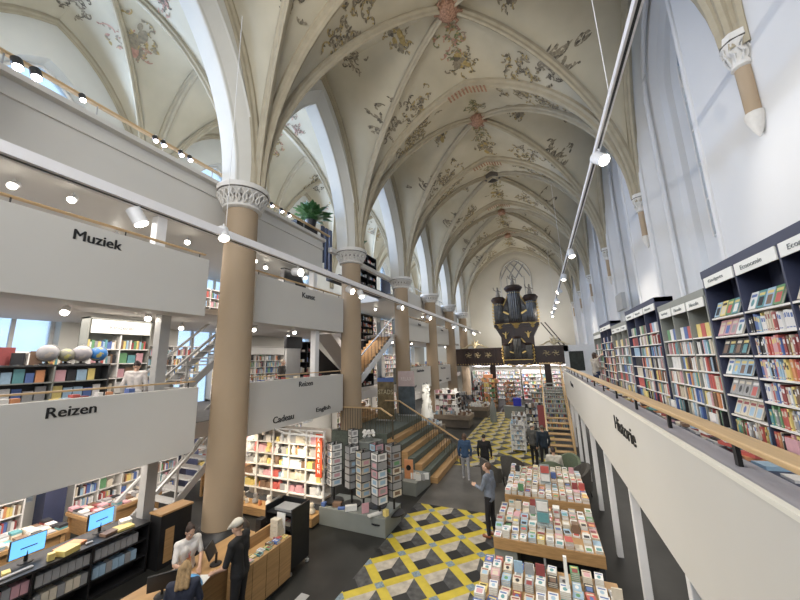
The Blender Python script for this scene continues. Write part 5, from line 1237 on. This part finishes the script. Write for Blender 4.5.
t = thing('black_cabinet', 'tall black cabinet panel with oak top behind the shop assistant', 'cabinet', (-8.35, 5.75, 0)); MB().box((-.4, -.42, 0), (.0, .3, 1.12)).build('body', M_BLACK, t); MB().box((-.42, -.44, 1.12), (.02, .32, 1.16)).build('top', M_WOOD, t); MB().box((.002, -.3, .1), (.006, -.1, .8)).build('oak_panel', M_WOOD, t)

# ---------------------------------------------------------------- armchairs, right stair, far displays
def armchair(x, y, rz, m, lab):
    t = thing('armchair', lab, 'armchair', (x, y, 0), rz, 'upholstered armchairs behind the third table')
    b = MB()
    n = 14   # curved tub back
    for i in range(n):
        a0 = -.25+PI*1.16*i/n; a1 = -.25+PI*1.16*(i+1)/n
        h0 = .62+.30*math.sin(max(0, min(PI, a0))); h1 = .62+.30*math.sin(max(0, min(PI, a1)))
        P = lambda a, r, z: (r*math.cos(a), r*math.sin(a), z)
        for (ra, rb) in ((.40, .30),):
            b.face([P(a0, .40, .16), P(a1, .40, .16), P(a1, .43, h1), P(a0, .43, h0)]); b.face([P(a1, .30, .16), P(a0, .30, .16), P(a0, .33, h0), P(a1, .33, h1)]); b.face([P(a0, .43, h0), P(a1, .43, h1), P(a1, .33, h1), P(a0, .33, h0)])
    b.build('backrest', m, t, smooth='all'); MB().lathe([(.05, .2), (.36, .22), (.37, .38), (.3, .44), (.02, .45)], n=18).build('seat', m, t, smooth=True)
    for sx in (-.25, .25):
        for sy in (-.25, .25): MB().tube([(sx, sy, .22), (sx*1.15, sy*1.15, 0)], .018, 6).build('leg', M_BLACK, t)
M_TUB = mat('charcoal upholstery', (.075, .07, .062), .9, var=.1, scale=20); M_TUG = mat('green upholstery', (.12, .15, .10), .9, var=.1, scale=20)
armchair(-1.35, 13.6, 2.9, M_TUB, 'charcoal tub armchair with its back to the viewer, left of the others')
armchair(-2.0, 12.9, 2.3, M_TUB, 'charcoal armchair at the left end of the third table')
armchair(.55, 13.9, -.4, M_TUG, 'green armchair below the oak stair'); armchair(.75, 13.0, -1.3, M_TUB, 'charcoal armchair beside the right gallery posts')
armchair(.0, 13.35, 3.1, M_TUG, 'green armchair of the seated person in white')
t = thing('side_table', 'small round table between the armchairs', 'table', (-.65, 13.5, 0)); MB().lathe([(.001, .44), (.35, .44), (.35, .47), (.001, .47)], n=20).build('top', M_WOOD, t); MB().lathe([(.2, 0), (.2, .02), (.03, .03), (.03, .44)], n=14).build('pedestal', M_BLACK, t)
t = thing('oak_stair', 'steep oak stair climbing to the far end of the right gallery', 'stair', (.5, 17.2, 0)); L, Hh = 4.6, 2.9; n = 15
for i in range(n): MB().box((-.5, L*i/n, Hh*(i+1)/n-.045), (.5, L*i/n+.33, Hh*(i+1)/n)).build('tread', M_OAKL if i < 7 else M_GREYG, t)
for s in (-1, 1):
    MB().bar((s*.53, 0, .1), (s*.53, L, Hh), .05, .26).build('stringer', M_WMET if s < 0 else M_OAKL, t)
    MB().bar((s*.55, 0, 1.0), (s*.55, L, Hh+.95), .06, .1).build('handrail', M_OAKL, t); MB().bar((s*.55, 0, 0), (s*.55, 0, 1.05), .06, .06).build('newel', M_WMET if s < 0 else M_OAKL, t)
    MB().bar((s*.55, L, Hh), (s*.55, L, Hh+1.1), .06, .06).build('newel', M_OAKL, t)
MB().bar((-.6, L, Hh+1.15), (.6, L, Hh+1.15), .06, .06).build('top_rail', M_OAKL, t)
for i in range(3): shelving('side_shelving', 'grey shelf of small books seen through the oak stair, %s' % ['nearest', 'middle', 'farthest'][i], .2+.3*i, 23.0+2.2*i, 0, 0, 1.9, 2.2, .35, 7, 3, M_GREYG, M_SHELFW, 'spine')
for i, (x, y, w, d, lab) in enumerate(((-6.35, 18.6, 1.8, 1.1, 'nearer'), (-5.9, 22.8, 2.6, 1.6, 'middle'), (-5.0, 27.0, 2.0, 1.8, 'farther'))):
    t = thing('display_table', 'brown display table heaped with white goods along the far mosaic, %s' % lab, 'display table', (x, y, 0), 0, 'far display tables')
    MB().box((-w/2, -d/2, .5), (w/2, d/2, .78)).build('top', mat('taupe board', (.20, .155, .11), .6), t); MB().box((-w/2+.1, -d/2+.1, 0), (w/2-.1, d/2-.1, .5)).build('base', mat('taupe board dark', (.10, .08, .06), .6), t)
    rg = random.Random(i)
    for q in range(60):
        a, c = rg.uniform(-w/2+.1, w/2-.1), rg.uniform(-d/2+.1, d/2-.1); s = rg.uniform(.08, .16); h = rg.uniform(.05, .38)*(1-abs(a)/w)
        far_box((x+a-s/2, y+c-s/2, .782), (x+a+s/2, y+c+s/2, .782+h), rg.choice(['white', 'white', 'grey', 'cream', 'brown', 'white', 'light blue']), rg.uniform(0, 1.5))
def tower(name, lab, x, y, w, h, m, cols, seed, n=70, cat='display tower'):
    t = thing(name, lab, cat, (x, y, 0)); b = MB()
    for sx in (-w/2, w/2):
        for sy in (-w/2, w/2): b.box((sx-.02, sy-.02, 0), (sx+.02, sy+.02, h))
    b.build('frame', m, t); b = MB()
    for q in range(6): b.box((-w/2, -w/2, .12+h*q/6), (w/2, w/2, .15+h*q/6))
    b.build('shelf', m, t); rg = random.Random(seed)
    for q in range(6):
        for c in range(5):
            for dd in range(2):
                s = rg.uniform(.08, .14); far_box((x-w/2+w*(c+.12)/5, y-w/2+.02+dd*w*.5, .152+h*q/6), (x-w/2+w*(c+.85)/5, y-w/2+.1+dd*w*.5, .152+h*q/6+rg.uniform(.4, .9)*h/6*.9), rg.choice(cols))
t = thing('paper_tree', 'tall white paper-covered display figure behind the broad steps', 'display', (-6.9, 20.2, 0)); b = MB(); rg = random.Random(8)
for q in range(130):
    z = rg.uniform(.1, 2.9); r = (.52-.16*z)*rg.uniform(.6, 1) if z < 2.3 else .16; a = rg.uniform(0, 6.3); x, y = r*math.cos(a), r*math.sin(a); s = .11
    b.face([(x-s, y, z-s), (x+s, y+rg.uniform(-s, s), z-s*.7), (x+s, y+rg.uniform(-s, s), z+s), (x-s, y, z+s*.7)])
b.lathe([(.42, .05), (.4, 1.0), (.2, 2.1), (.12, 2.9), (.01, 3.0)], n=12); b.build('paper_leaves', M_BK['white'], t)
light('display_light', 'SPOT', (-6.2, 18.8, 4.2), 380, (1, .95, .82), None, (-6.9, 20.2, 1.3), None, 50, .1)
tower('lit_tower', 'brightly lit white display unit with pink goods near the fourth column', -6.5, 23.9, 1.5, 2.3, M_SHELFW, ['white', 'white', 'pink', 'brown', 'white', 'black'], 3)
light('display_light', 'SPOT', (-5.6, 22.3, 4.0), 260, (1, .90, .8), None, (-6.5, 23.9, 1.3), None, 55, .1)
tower('dark_rack', 'dark grey rack of small goods right of the lit display unit', -5.75, 24.9, .7, 2.0, M_DG, ['grey', 'black', 'brown', 'grey'], 4)
tower('calendar_rack', 'tall rack of black and red cards before the loft post', -5.2, 29.0, .8, 2.5, M_BLACK, ['red', 'black', 'white', 'grey', 'red'], 5)
tower('gift_tower', 'yellowish gift tower with orange crown under the organ left side', -4.6, 31.3, 1.2, 2.6, M_WOOD, ['orange', 'yellow', 'cream', 'green', 'orange'], 6)
tower('orange_display', 'orange topped display around the left loft post', -2.9, 33.0, .9, 2.2, M_DWOOD, ['orange', 'orange', 'brown', 'cream'], 7)
light('display_light', 'SPOT', (-4.0, 29.4, 4.5), 150, (1, .86, .65), None, (-4.6, 31.3, 1.3), None, 60, .1)
prop('orange_canopy', 'orange paper canopy above the gift tower', 'canopy', 'orange', -4.6, 31.3, 2.65, .8, .5, .3); prop('orange_canopy', 'orange cloth on the left loft post', 'canopy', 'orange', -4.47, 33.7, 2.0, .9, .5, .4)
prop('blue_crate', 'bright blue crate on the low shelves beneath the organ', 'crate', 'blue', -1.9, 26.5, .9, .55, .4, .55, m=mat('royal blue', (.02, .03, .42), .5))
prop('grey_bench', 'grey bench unit carrying the blue crate beyond the mosaic', 'bench', 'grey', -1.9, 26.5, 0, 1.9, .6, .88, m=M_GREY)
tower('magazine_tower', 'tall narrow rack of white magazines at the right edge of the far mosaic', -1.35, 17.6, .62, 1.35, M_WMET, ['white', 'white', 'grey', 'light blue', 'white'], 9)
tower('magazine_tower', 'second rack of pale magazines behind the first at the mosaic edge', -1.35, 19.4, .7, 1.5, M_WMET, ['white', 'grey', 'cream', 'white', 'brown'], 10)
tower('small_goods_rack', 'brown rack of small goods between the far mosaic and the oak stair', -.6, 19.5, .8, 2.0, M_DG, ['brown', 'white', 'cream', 'grey', 'black'], 12)
prop('red_panel', 'dark red panel beside the oak stair', 'panel', 'dark red', -.22, 18.8, .9, .35, .05, 1.1)
prop('tall_grey_case', 'grey tall box at the foot of the oak stair', 'box', 'grey', -.3, 16.9, 0, .35, .4, 1.1, m=M_GREY)
t = thing('mobile_sign', 'pale grey freestanding figure-shaped sign on the far mosaic', 'sign', (-3.45, 24.6, 0)); MB().lathe([(.24, 0), (.22, .8), (.15, 1.3), (.08, 1.4), (.11, 1.55), (.02, 1.65)], n=12).build('body', M_GREY, t, smooth=True)
# ---------------------------------------------------------------- people
M_SKIN = mat('skin', (.50, .31, .22), .55, var=.05, scale=12); M_EYE = mat('eye white', (.7, .7, .68), .3); M_IRIS = mat('iris', (.05, .04, .03), .3); M_LIP = mat('lips', (.42, .16, .13), .5)
def caps(b, p, q, r0, r1, n=12):
    p, q = Vector(p), Vector(q); d = q-p; L = max(d.length, 1e-4); d = d/L if d.length > 1e-4 else Vector((0, 0, 1))
    u = Vector((0, 0, 1)) if abs(d.z) < .9 else Vector((1, 0, 0)); a = d.cross(u).normalized(); c = a.cross(d); rings = []
    for k in range(1, 5): t = -PI/2+PI/2*k/4; rings.append((p+d*r0*math.sin(t), r0*math.cos(t)))
    for k in range(0, 4): t = PI/2*k/4; rings.append((q+d*r1*math.sin(t), r1*math.cos(t)))
    i0 = len(b.v); b.v.append(tuple(p-d*r0))
    for c0, r in rings:
        for j in range(n): t = 2*PI*j/n; b.v.append(tuple(c0+(a*math.cos(t)+c*math.sin(t))*r))
    b.v.append(tuple(q+d*r1)); e = len(b.v)-1
    for j in range(n): b.f.append((i0, i0+1+(j+1) % n, i0+1+j)); b.m.append(0)
    for k in range(len(rings)-1):
        for j in range(n): x = i0+1+k*n+j; y = i0+1+k*n+(j+1) % n; b.f.append((x, y, y+n, x+n)); b.m.append(0)
    s = i0+1+(len(rings)-1)*n
    for j in range(n): b.f.append((s+j, s+(j+1) % n, e)); b.m.append(0)
def ellip(b, c, rx, ry, rz, n=14, R=None):
    i0 = len(b.v)
    for k in range(n//2+1):
        t = PI*k/(n//2)
        for j in range(n):
            s = 2*PI*j/n; v = Vector((rx*math.sin(t)*math.cos(s), ry*math.sin(t)*math.sin(s), rz*math.cos(t)))
            if R: v = R @ v
            b.v.append(tuple(Vector(c)+v))
    for k in range(n//2):
        for j in range(n): x = i0+k*n+j; y = i0+k*n+(j+1) % n; b.f.append((x, y, y+n, x+n)); b.m.append(0)
def fuse(b, name, m, par, vox, sm=2):
    o = b.build(name, m, par, smooth='all'); r = o.modifiers.new('fuse', 'REMESH'); r.mode = 'VOXEL'; r.voxel_size = vox; r.use_smooth_shade = True
    s = o.modifiers.new('smooth', 'SMOOTH'); s.iterations = sm; s.factor = .5; return o
def person(x, y, z, rz, label, h=1.75, top=('top', (.1, .1, .1)), leg=(.03, .03, .04), hair=(.06, .04, .03), hairstyle='short', shoe=(.03, .03, .03), sleeve=1.0, larm=None, rarm=None, look=(0, 0), lean=0.0, stride=.0, female=False, cap=None, seated=False, skirt=None, extra=None, vox=.012):
    """faces local +y; arms are (elbow, wrist) in local metres for a 1.75 m figure"""
    t = thing('person', label, 'person', (x, y, z), rz); k = h/1.75; t.scale = (k, k, k)
    sw = .175 if female else .195
    def L(p): # lean forward about the hips
        v = Vector(p)
        if v.z > .95: dz = v.z-.95; v = Vector((v.x, v.y+dz*math.sin(lean), .95+dz*math.cos(lean)))
        return v
    hz = .95; off = Vector((0, 0, 0))
    sh = [L((-sw, 0, 1.42)), L((sw, 0, 1.42))]
    arms = []
    for s, a in ((-1, larm), (1, rarm)):
        e, w = a if a else ((s*(sw+.07), -.03, 1.12), (s*(sw+.06), .06, .87))
        arms.append((Vector(e), Vector(w)))
    if seated: knees = [Vector((-.12, .42, .52)), Vector((.12, .42, .52))]; ank = [Vector((-.12, .45, .1)), Vector((.12, .45, .1))]; hipz = .55; drop = .40
    else: knees = [Vector((-.10, .02+stride*.5, .50)), Vector((.10, .02-stride*.35, .50))]; ank = [Vector((-.10, stride*.9, .09)), Vector((.10, -stride*.9, .09))]; hipz = .93; drop = 0
    D = Vector((0, 0, -drop))
    sh = [v+D for v in sh]; arms = [(e+D, w+D) for e, w in arms] if seated else arms
    hp = [Vector((-.09, 0, hipz)), Vector((.09, 0, hipz))]
    neck0 = L((0, -.005, 1.44))+D; hd = L((0, .03, 1.60))+D; pel = L((0, 0, .96))+D; wst = L((0, 0, 1.12))+D; cht = L((0, .01, 1.30))+D
    def torso(b, g):
        for s in (-1, 1):
            caps(b, pel+Vector((s*.075, 0, 0)), wst+Vector((s*(.05 if female else .065), 0, 0)), .10+g, .085+g); caps(b, wst+Vector((s*(.05 if female else .065), 0, 0)), cht+Vector((s*.085, 0, 0)), .085+g, .105+g)
            caps(b, cht+Vector((s*.085, 0, 0)), sh[0 if s < 0 else 1], .10+g, .062+g)
            if female: ellip(b, cht+Vector((s*.07, .055, .0)), .06+g, .055+g, .065+g)
        caps(b, sh[0], sh[1], .06+g, .06+g); caps(b, cht, neck0+Vector((0, 0, -.03)), .09+g, .06+g)
    def legs(b, g, low=1.0):
        for i, s in enumerate((-1, 1)):
            caps(b, pel+Vector((s*.08, 0, -.02)), hp[i], .10+g, .10+g); caps(b, hp[i], knees[i], .088+g, .058+g); a = knees[i]+(ank[i]-knees[i])*low; caps(b, knees[i], knees[i]+(a-knees[i])*.4, .056+g, .056+g); caps(b, knees[i]+(a-knees[i])*.4, a, .056+g, .042+g)
    b = MB(); torso(b, -.012); legs(b, -.012)
    caps(b, neck0-Vector((0, 0, .02)), hd+Vector((0, -.015, -.06)), .056, .052)
    R = Matrix.Rotation(look[0], 3, 'Z') @ Matrix.Rotation(look[1], 3, 'X')
    F = lambda v: hd+R @ Vector(v)
    ellip(b, F((0, -.01, .03)), .074, .092, .098, 16, R); ellip(b, F((0, .03, -.045)), .055, .062, .062, 12, R); caps(b, F((0, .05, -.085)), F((0, .062, -.08)), .022, .018)   # skull, jaw, chin
    caps(b, F((0, .086, .015)), F((0, .104, -.022)), .009, .014); caps(b, F((-.03, .078, .032)), F((.03, .078, .032)), .012, .012); caps(b, F((-.018, .084, -.05)), F((.018, .084, -.05)), .009, .009)
    for s in (-1, 1): ellip(b, F((s*.075, -.005, 0)), .012, .022, .034, 8, R); ellip(b, F((s*.04, .065, -.02)), .022, .02, .024, 8, R)
    for i, s in enumerate((-1, 1)):
        e, w = arms[i]; caps(b, sh[i], e, .047, .038); caps(b, e, w, .038, .026)
        d = (w-e).normalized(); side = d.cross(Vector((0, 1, .3))).normalized(); palmn = side.cross(d).normalized()
        pm = w+d*.055; caps(b, w+side*.012, pm+side*.022, .024, .02, 8); caps(b, w-side*.012, pm-side*.022, .024, .02, 8)
        for f in range(4):
            o = side*(.033-.022*f); ln = (.036, .042, .039, .030)[f]; f0 = pm+d*.015+o; f1 = f0+d*ln+palmn*.008; f2 = f1+(d*.8+palmn*.6).normalized()*ln*.75
            caps(b, f0, f1, .0105, .0095, 6); caps(b, f1, f2, .0095, .008, 6)
        th = w+side*.028+d*.02; caps(b, th, th+(d*.6+side*.8).normalized()*.04, .013, .011, 6); caps(b, th+(d*.6+side*.8).normalized()*.04, th+(d*.6+side*.8).normalized()*.04+d*.028, .011, .009, 6)
    for i in range(2): caps(b, ank[i], ank[i]+Vector((0, .12, -.06)), .035, .03)
    fuse(b, 'body', M_SKIN, t, vox*.75, 1)
    for s in (-1, 1):
        e = MB(); ellip(e, F((s*.030, .078, .008)), .012, .010, .009, 8, R); e.build('eye', M_EYE, t, smooth='all'); e = MB(); ellip(e, F((s*.030, .087, .008)), .005, .003, .005, 6, R); e.build('iris', M_IRIS, t)
    e = MB(); caps(e, F((-.016, .090, -.052)), F((.016, .090, -.052)), .005, .005, 6); e.build('mouth', M_LIP, t)
    # clothes
    tm = mat('cloth %s %s' % (top[0], label[:12]), top[1], .85, var=.12, scale=14)
    b = MB(); torso(b, .012); caps(b, pel+Vector((-.07, 0, -.05)), pel+Vector((.07, 0, -.05)), .115, .115)
    for i in range(2):
        e, w = arms[i]; caps(b, sh[i], sh[i]+(e-sh[i])*min(1, sleeve*2), .064, .052)
        if sleeve > .5: caps(b, e, e+(w-e)*min(1, (sleeve-.5)*2)*.95, .052, .038)
    fuse(b, top[0], tm, t, vox)
    lm = mat('trousers '+label[:14], leg, .85, var=.15, scale=14); b = MB(); legs(b, .006, .97); fuse(b, 'trousers', lm, t, vox)
    sm_ = mat('shoes %.2f %.2f' % shoe[:2], shoe, .6)
    for i in range(2):
        b = MB(); caps(b, ank[i]+Vector((0, -.02, -.045)), ank[i]+Vector((0, .14, -.052)), .046, .038); fuse(b, 'shoe', sm_, t, vox)
    hm = mat('hair %.2f %.2f' % hair[:2], hair, .7, var=.25, scale=30)
    b = MB()
    if hairstyle != 'none':
        ellip(b, F((0, -.022, .048)), .083, .093, .092, 14, R)
        if hairstyle == 'long':
            for s in (-1, 0, 1): caps(b, F((s*.055, -.05, .03)), F((s*.07, -.085, -.22)), .05, .035)
        if hairstyle == 'bob':
            for s in (-1, 1): caps(b, F((s*.06, -.02, .03)), F((s*.068, -.01, -.09)), .035, .03)
            caps(b, F((0, -.06, .03)), F((0, -.07, -.09)), .06, .045)
        if hairstyle == 'bun': caps(b, F((0, -.08, .09)), F((0, -.09, .10)), .04, .04)
        if hairstyle == 'tail': caps(b, F((0, -.09, .04)), F((0, -.12, -.16)), .035, .02)
        fuse(b, 'hair', hm, t, .01)
    if cap:
        b = MB(); ellip(b, F((0, -.02, .066)), .096, .108, .082, 14, R); caps(b, F((-.04, .085, .06)), F((.04, .085, .06)), .012, .012); caps(b, F((-.03, .12, .05)), F((.03, .12, .05)), .012, .012); caps(b, F((0, .08, .06)), F((0, .165, .035)), .045, .02); fuse(b, 'cap', mat('cap cloth', cap, .8), t, .009)
    if extra: extra(t, F, L)
    return t
def lanyard(t, F, L):
    b = MB(); b.tube([(-.06, .06, 1.46), (-.03, .135, 1.30), (0, .15, 1.15)], .007, 5); b.tube([(.06, .06, 1.46), (.03, .135, 1.30), (0, .15, 1.15)], .007, 5); b.build('lanyard', M_BK['red'], t); MB().box((-.04, .135, 1.06), (.04, .15, 1.16)).build('badge', M_BK['orange'], t)
person(-6.35, 4.55, 0, -1.75, 'shop assistant with dark tied hair, white T-shirt and red lanyard behind the counter', 1.64, ('t_shirt', (.66, .63, .60)), (.03, .03, .04), (.035, .02, .015), 'bun', sleeve=.42, larm=((-.24, .12, 1.14), (-.10, .36, 1.0)), rarm=((.25, .14, 1.14), (.08, .38, 1.0)), look=(.0, -.45), lean=.12, female=True, extra=lanyard)
person(-5.18, 4.74, 0, 1.85, 'man in black T-shirt and pale cap leaning over the counter', 1.80, ('t_shirt', (.012, .012, .013)), (.015, .015, .017), (.12, .07, .035), 'short', sleeve=.45, larm=((-.27, .10, 1.12), (-.16, .36, .98)), rarm=((.27, .06, 1.12), (.16, .34, .95)), look=(0, -.4), lean=.1, cap=(.50, .47, .40))
person(-5.2, 3.72, 0, .75, 'customer with long blond hair and dark navy jacket, back to the viewer', 1.60, ('jacket', (.018, .022, .04)), (.02, .025, .05), (.26, .17, .08), 'long', sleeve=1, larm=((-.25, .10, 1.14), (-.14, .34, 1.0)), rarm=((.25, .10, 1.14), (.14, .34, 1.0)), look=(0, -.35), lean=.12, female=True)
def phone(t, F, L): MB().box((-.05, .30, 1.17), (.02, .44, 1.185)).build('phone', M_BLACK, t)
person(-1.56, 9.3, 0, 1.35, 'standing man in grey-blue shirt and black jeans looking up at the vault', 1.80, ('shirt', (.15, .175, .22)), (.012, .012, .016), (.09, .05, .03), 'short', (.22, .07, .03), larm=((-.22, .10, 1.14), (-.12, .30, 1.16)), rarm=((.25, -.04, 1.12), (.25, .04, .88)), look=(.1, .35), stride=.05)
person(-3.0, 13.05, 0, .25, 'person in blue jacket and pale trousers walking away near the steps', 1.66, ('jacket', (.03, .065, .13)), (.30, .30, .31), (.10, .06, .04), 'bob', (.45, .42, .42), stride=.14, female=True)
person(-2.3, 13.3, 0, .1, 'person dressed all in black walking away towards the far mosaic', 1.62, ('jacket', (.008, .008, .009)), (.008, .008, .009), (.02, .015, .012), 'short', stride=.10)
person(-.62, 15.4, 0, -.6, 'visitor in dark grey coat and dark cap beside the magazine rack', 1.72, ('coat', (.07, .07, .065)), (.01, .01, .012), (.03, .02, .02), 'short', cap=(.03, .025, .025))
person(-.22, 15.2, 0, .5, 'visitor in dark navy jacket with back to the camera by the oak stair', 1.70, ('jacket', (.012, .022, .035)), (.008, .008, .01), (.10, .08, .06), 'short', stride=.05)
person(.1, 13.25, 0, .1, 'seated person with dark hair and white jumper behind the third table', 1.72, ('jumper', (.52, .49, .43)), (.05, .05, .06), (.03, .02, .015), 'short', seated=True, larm=((-.26, .14, 1.12), (-.12, .34, 1.05)), rarm=((.26, .14, 1.12), (.12, .34, 1.05)))
person(1.98, 15.0, 2.915, -1.15, 'customer in beige jumper and jeans reaching up to the bookcase on the right gallery', 1.68, ('jumper', (.34, .31, .27)), (.02, .03, .07), (.05, .03, .02), 'bob', female=True, larm=((-.26, .22, 1.42), (-.2, .42, 1.60)), rarm=((.24, .0, 1.14), (.2, .2, 1.1)))
person(-9.45, 5.05, 3.012, .9, 'person in white blouse with dark hair on the lower left gallery', 1.66, ('blouse', (.62, .58, .55)), (.02, .02, .03), (.025, .02, .018), 'bun', female=True, look=(0, -.3))
person(-9.3, 10.0, 3.012, -1.2, 'grey-haired person in dark patterned top on the lower gallery of the second bay', 1.66, ('top', (.06, .055, .05)), (.02, .02, .03), (.38, .32, .24), 'short')
fo = FAR.build('shop_books', BKM); fo['kind'] = 'stuff'; tag(fo, 'rows and piles of further books and goods on the more distant shelves', 'books')
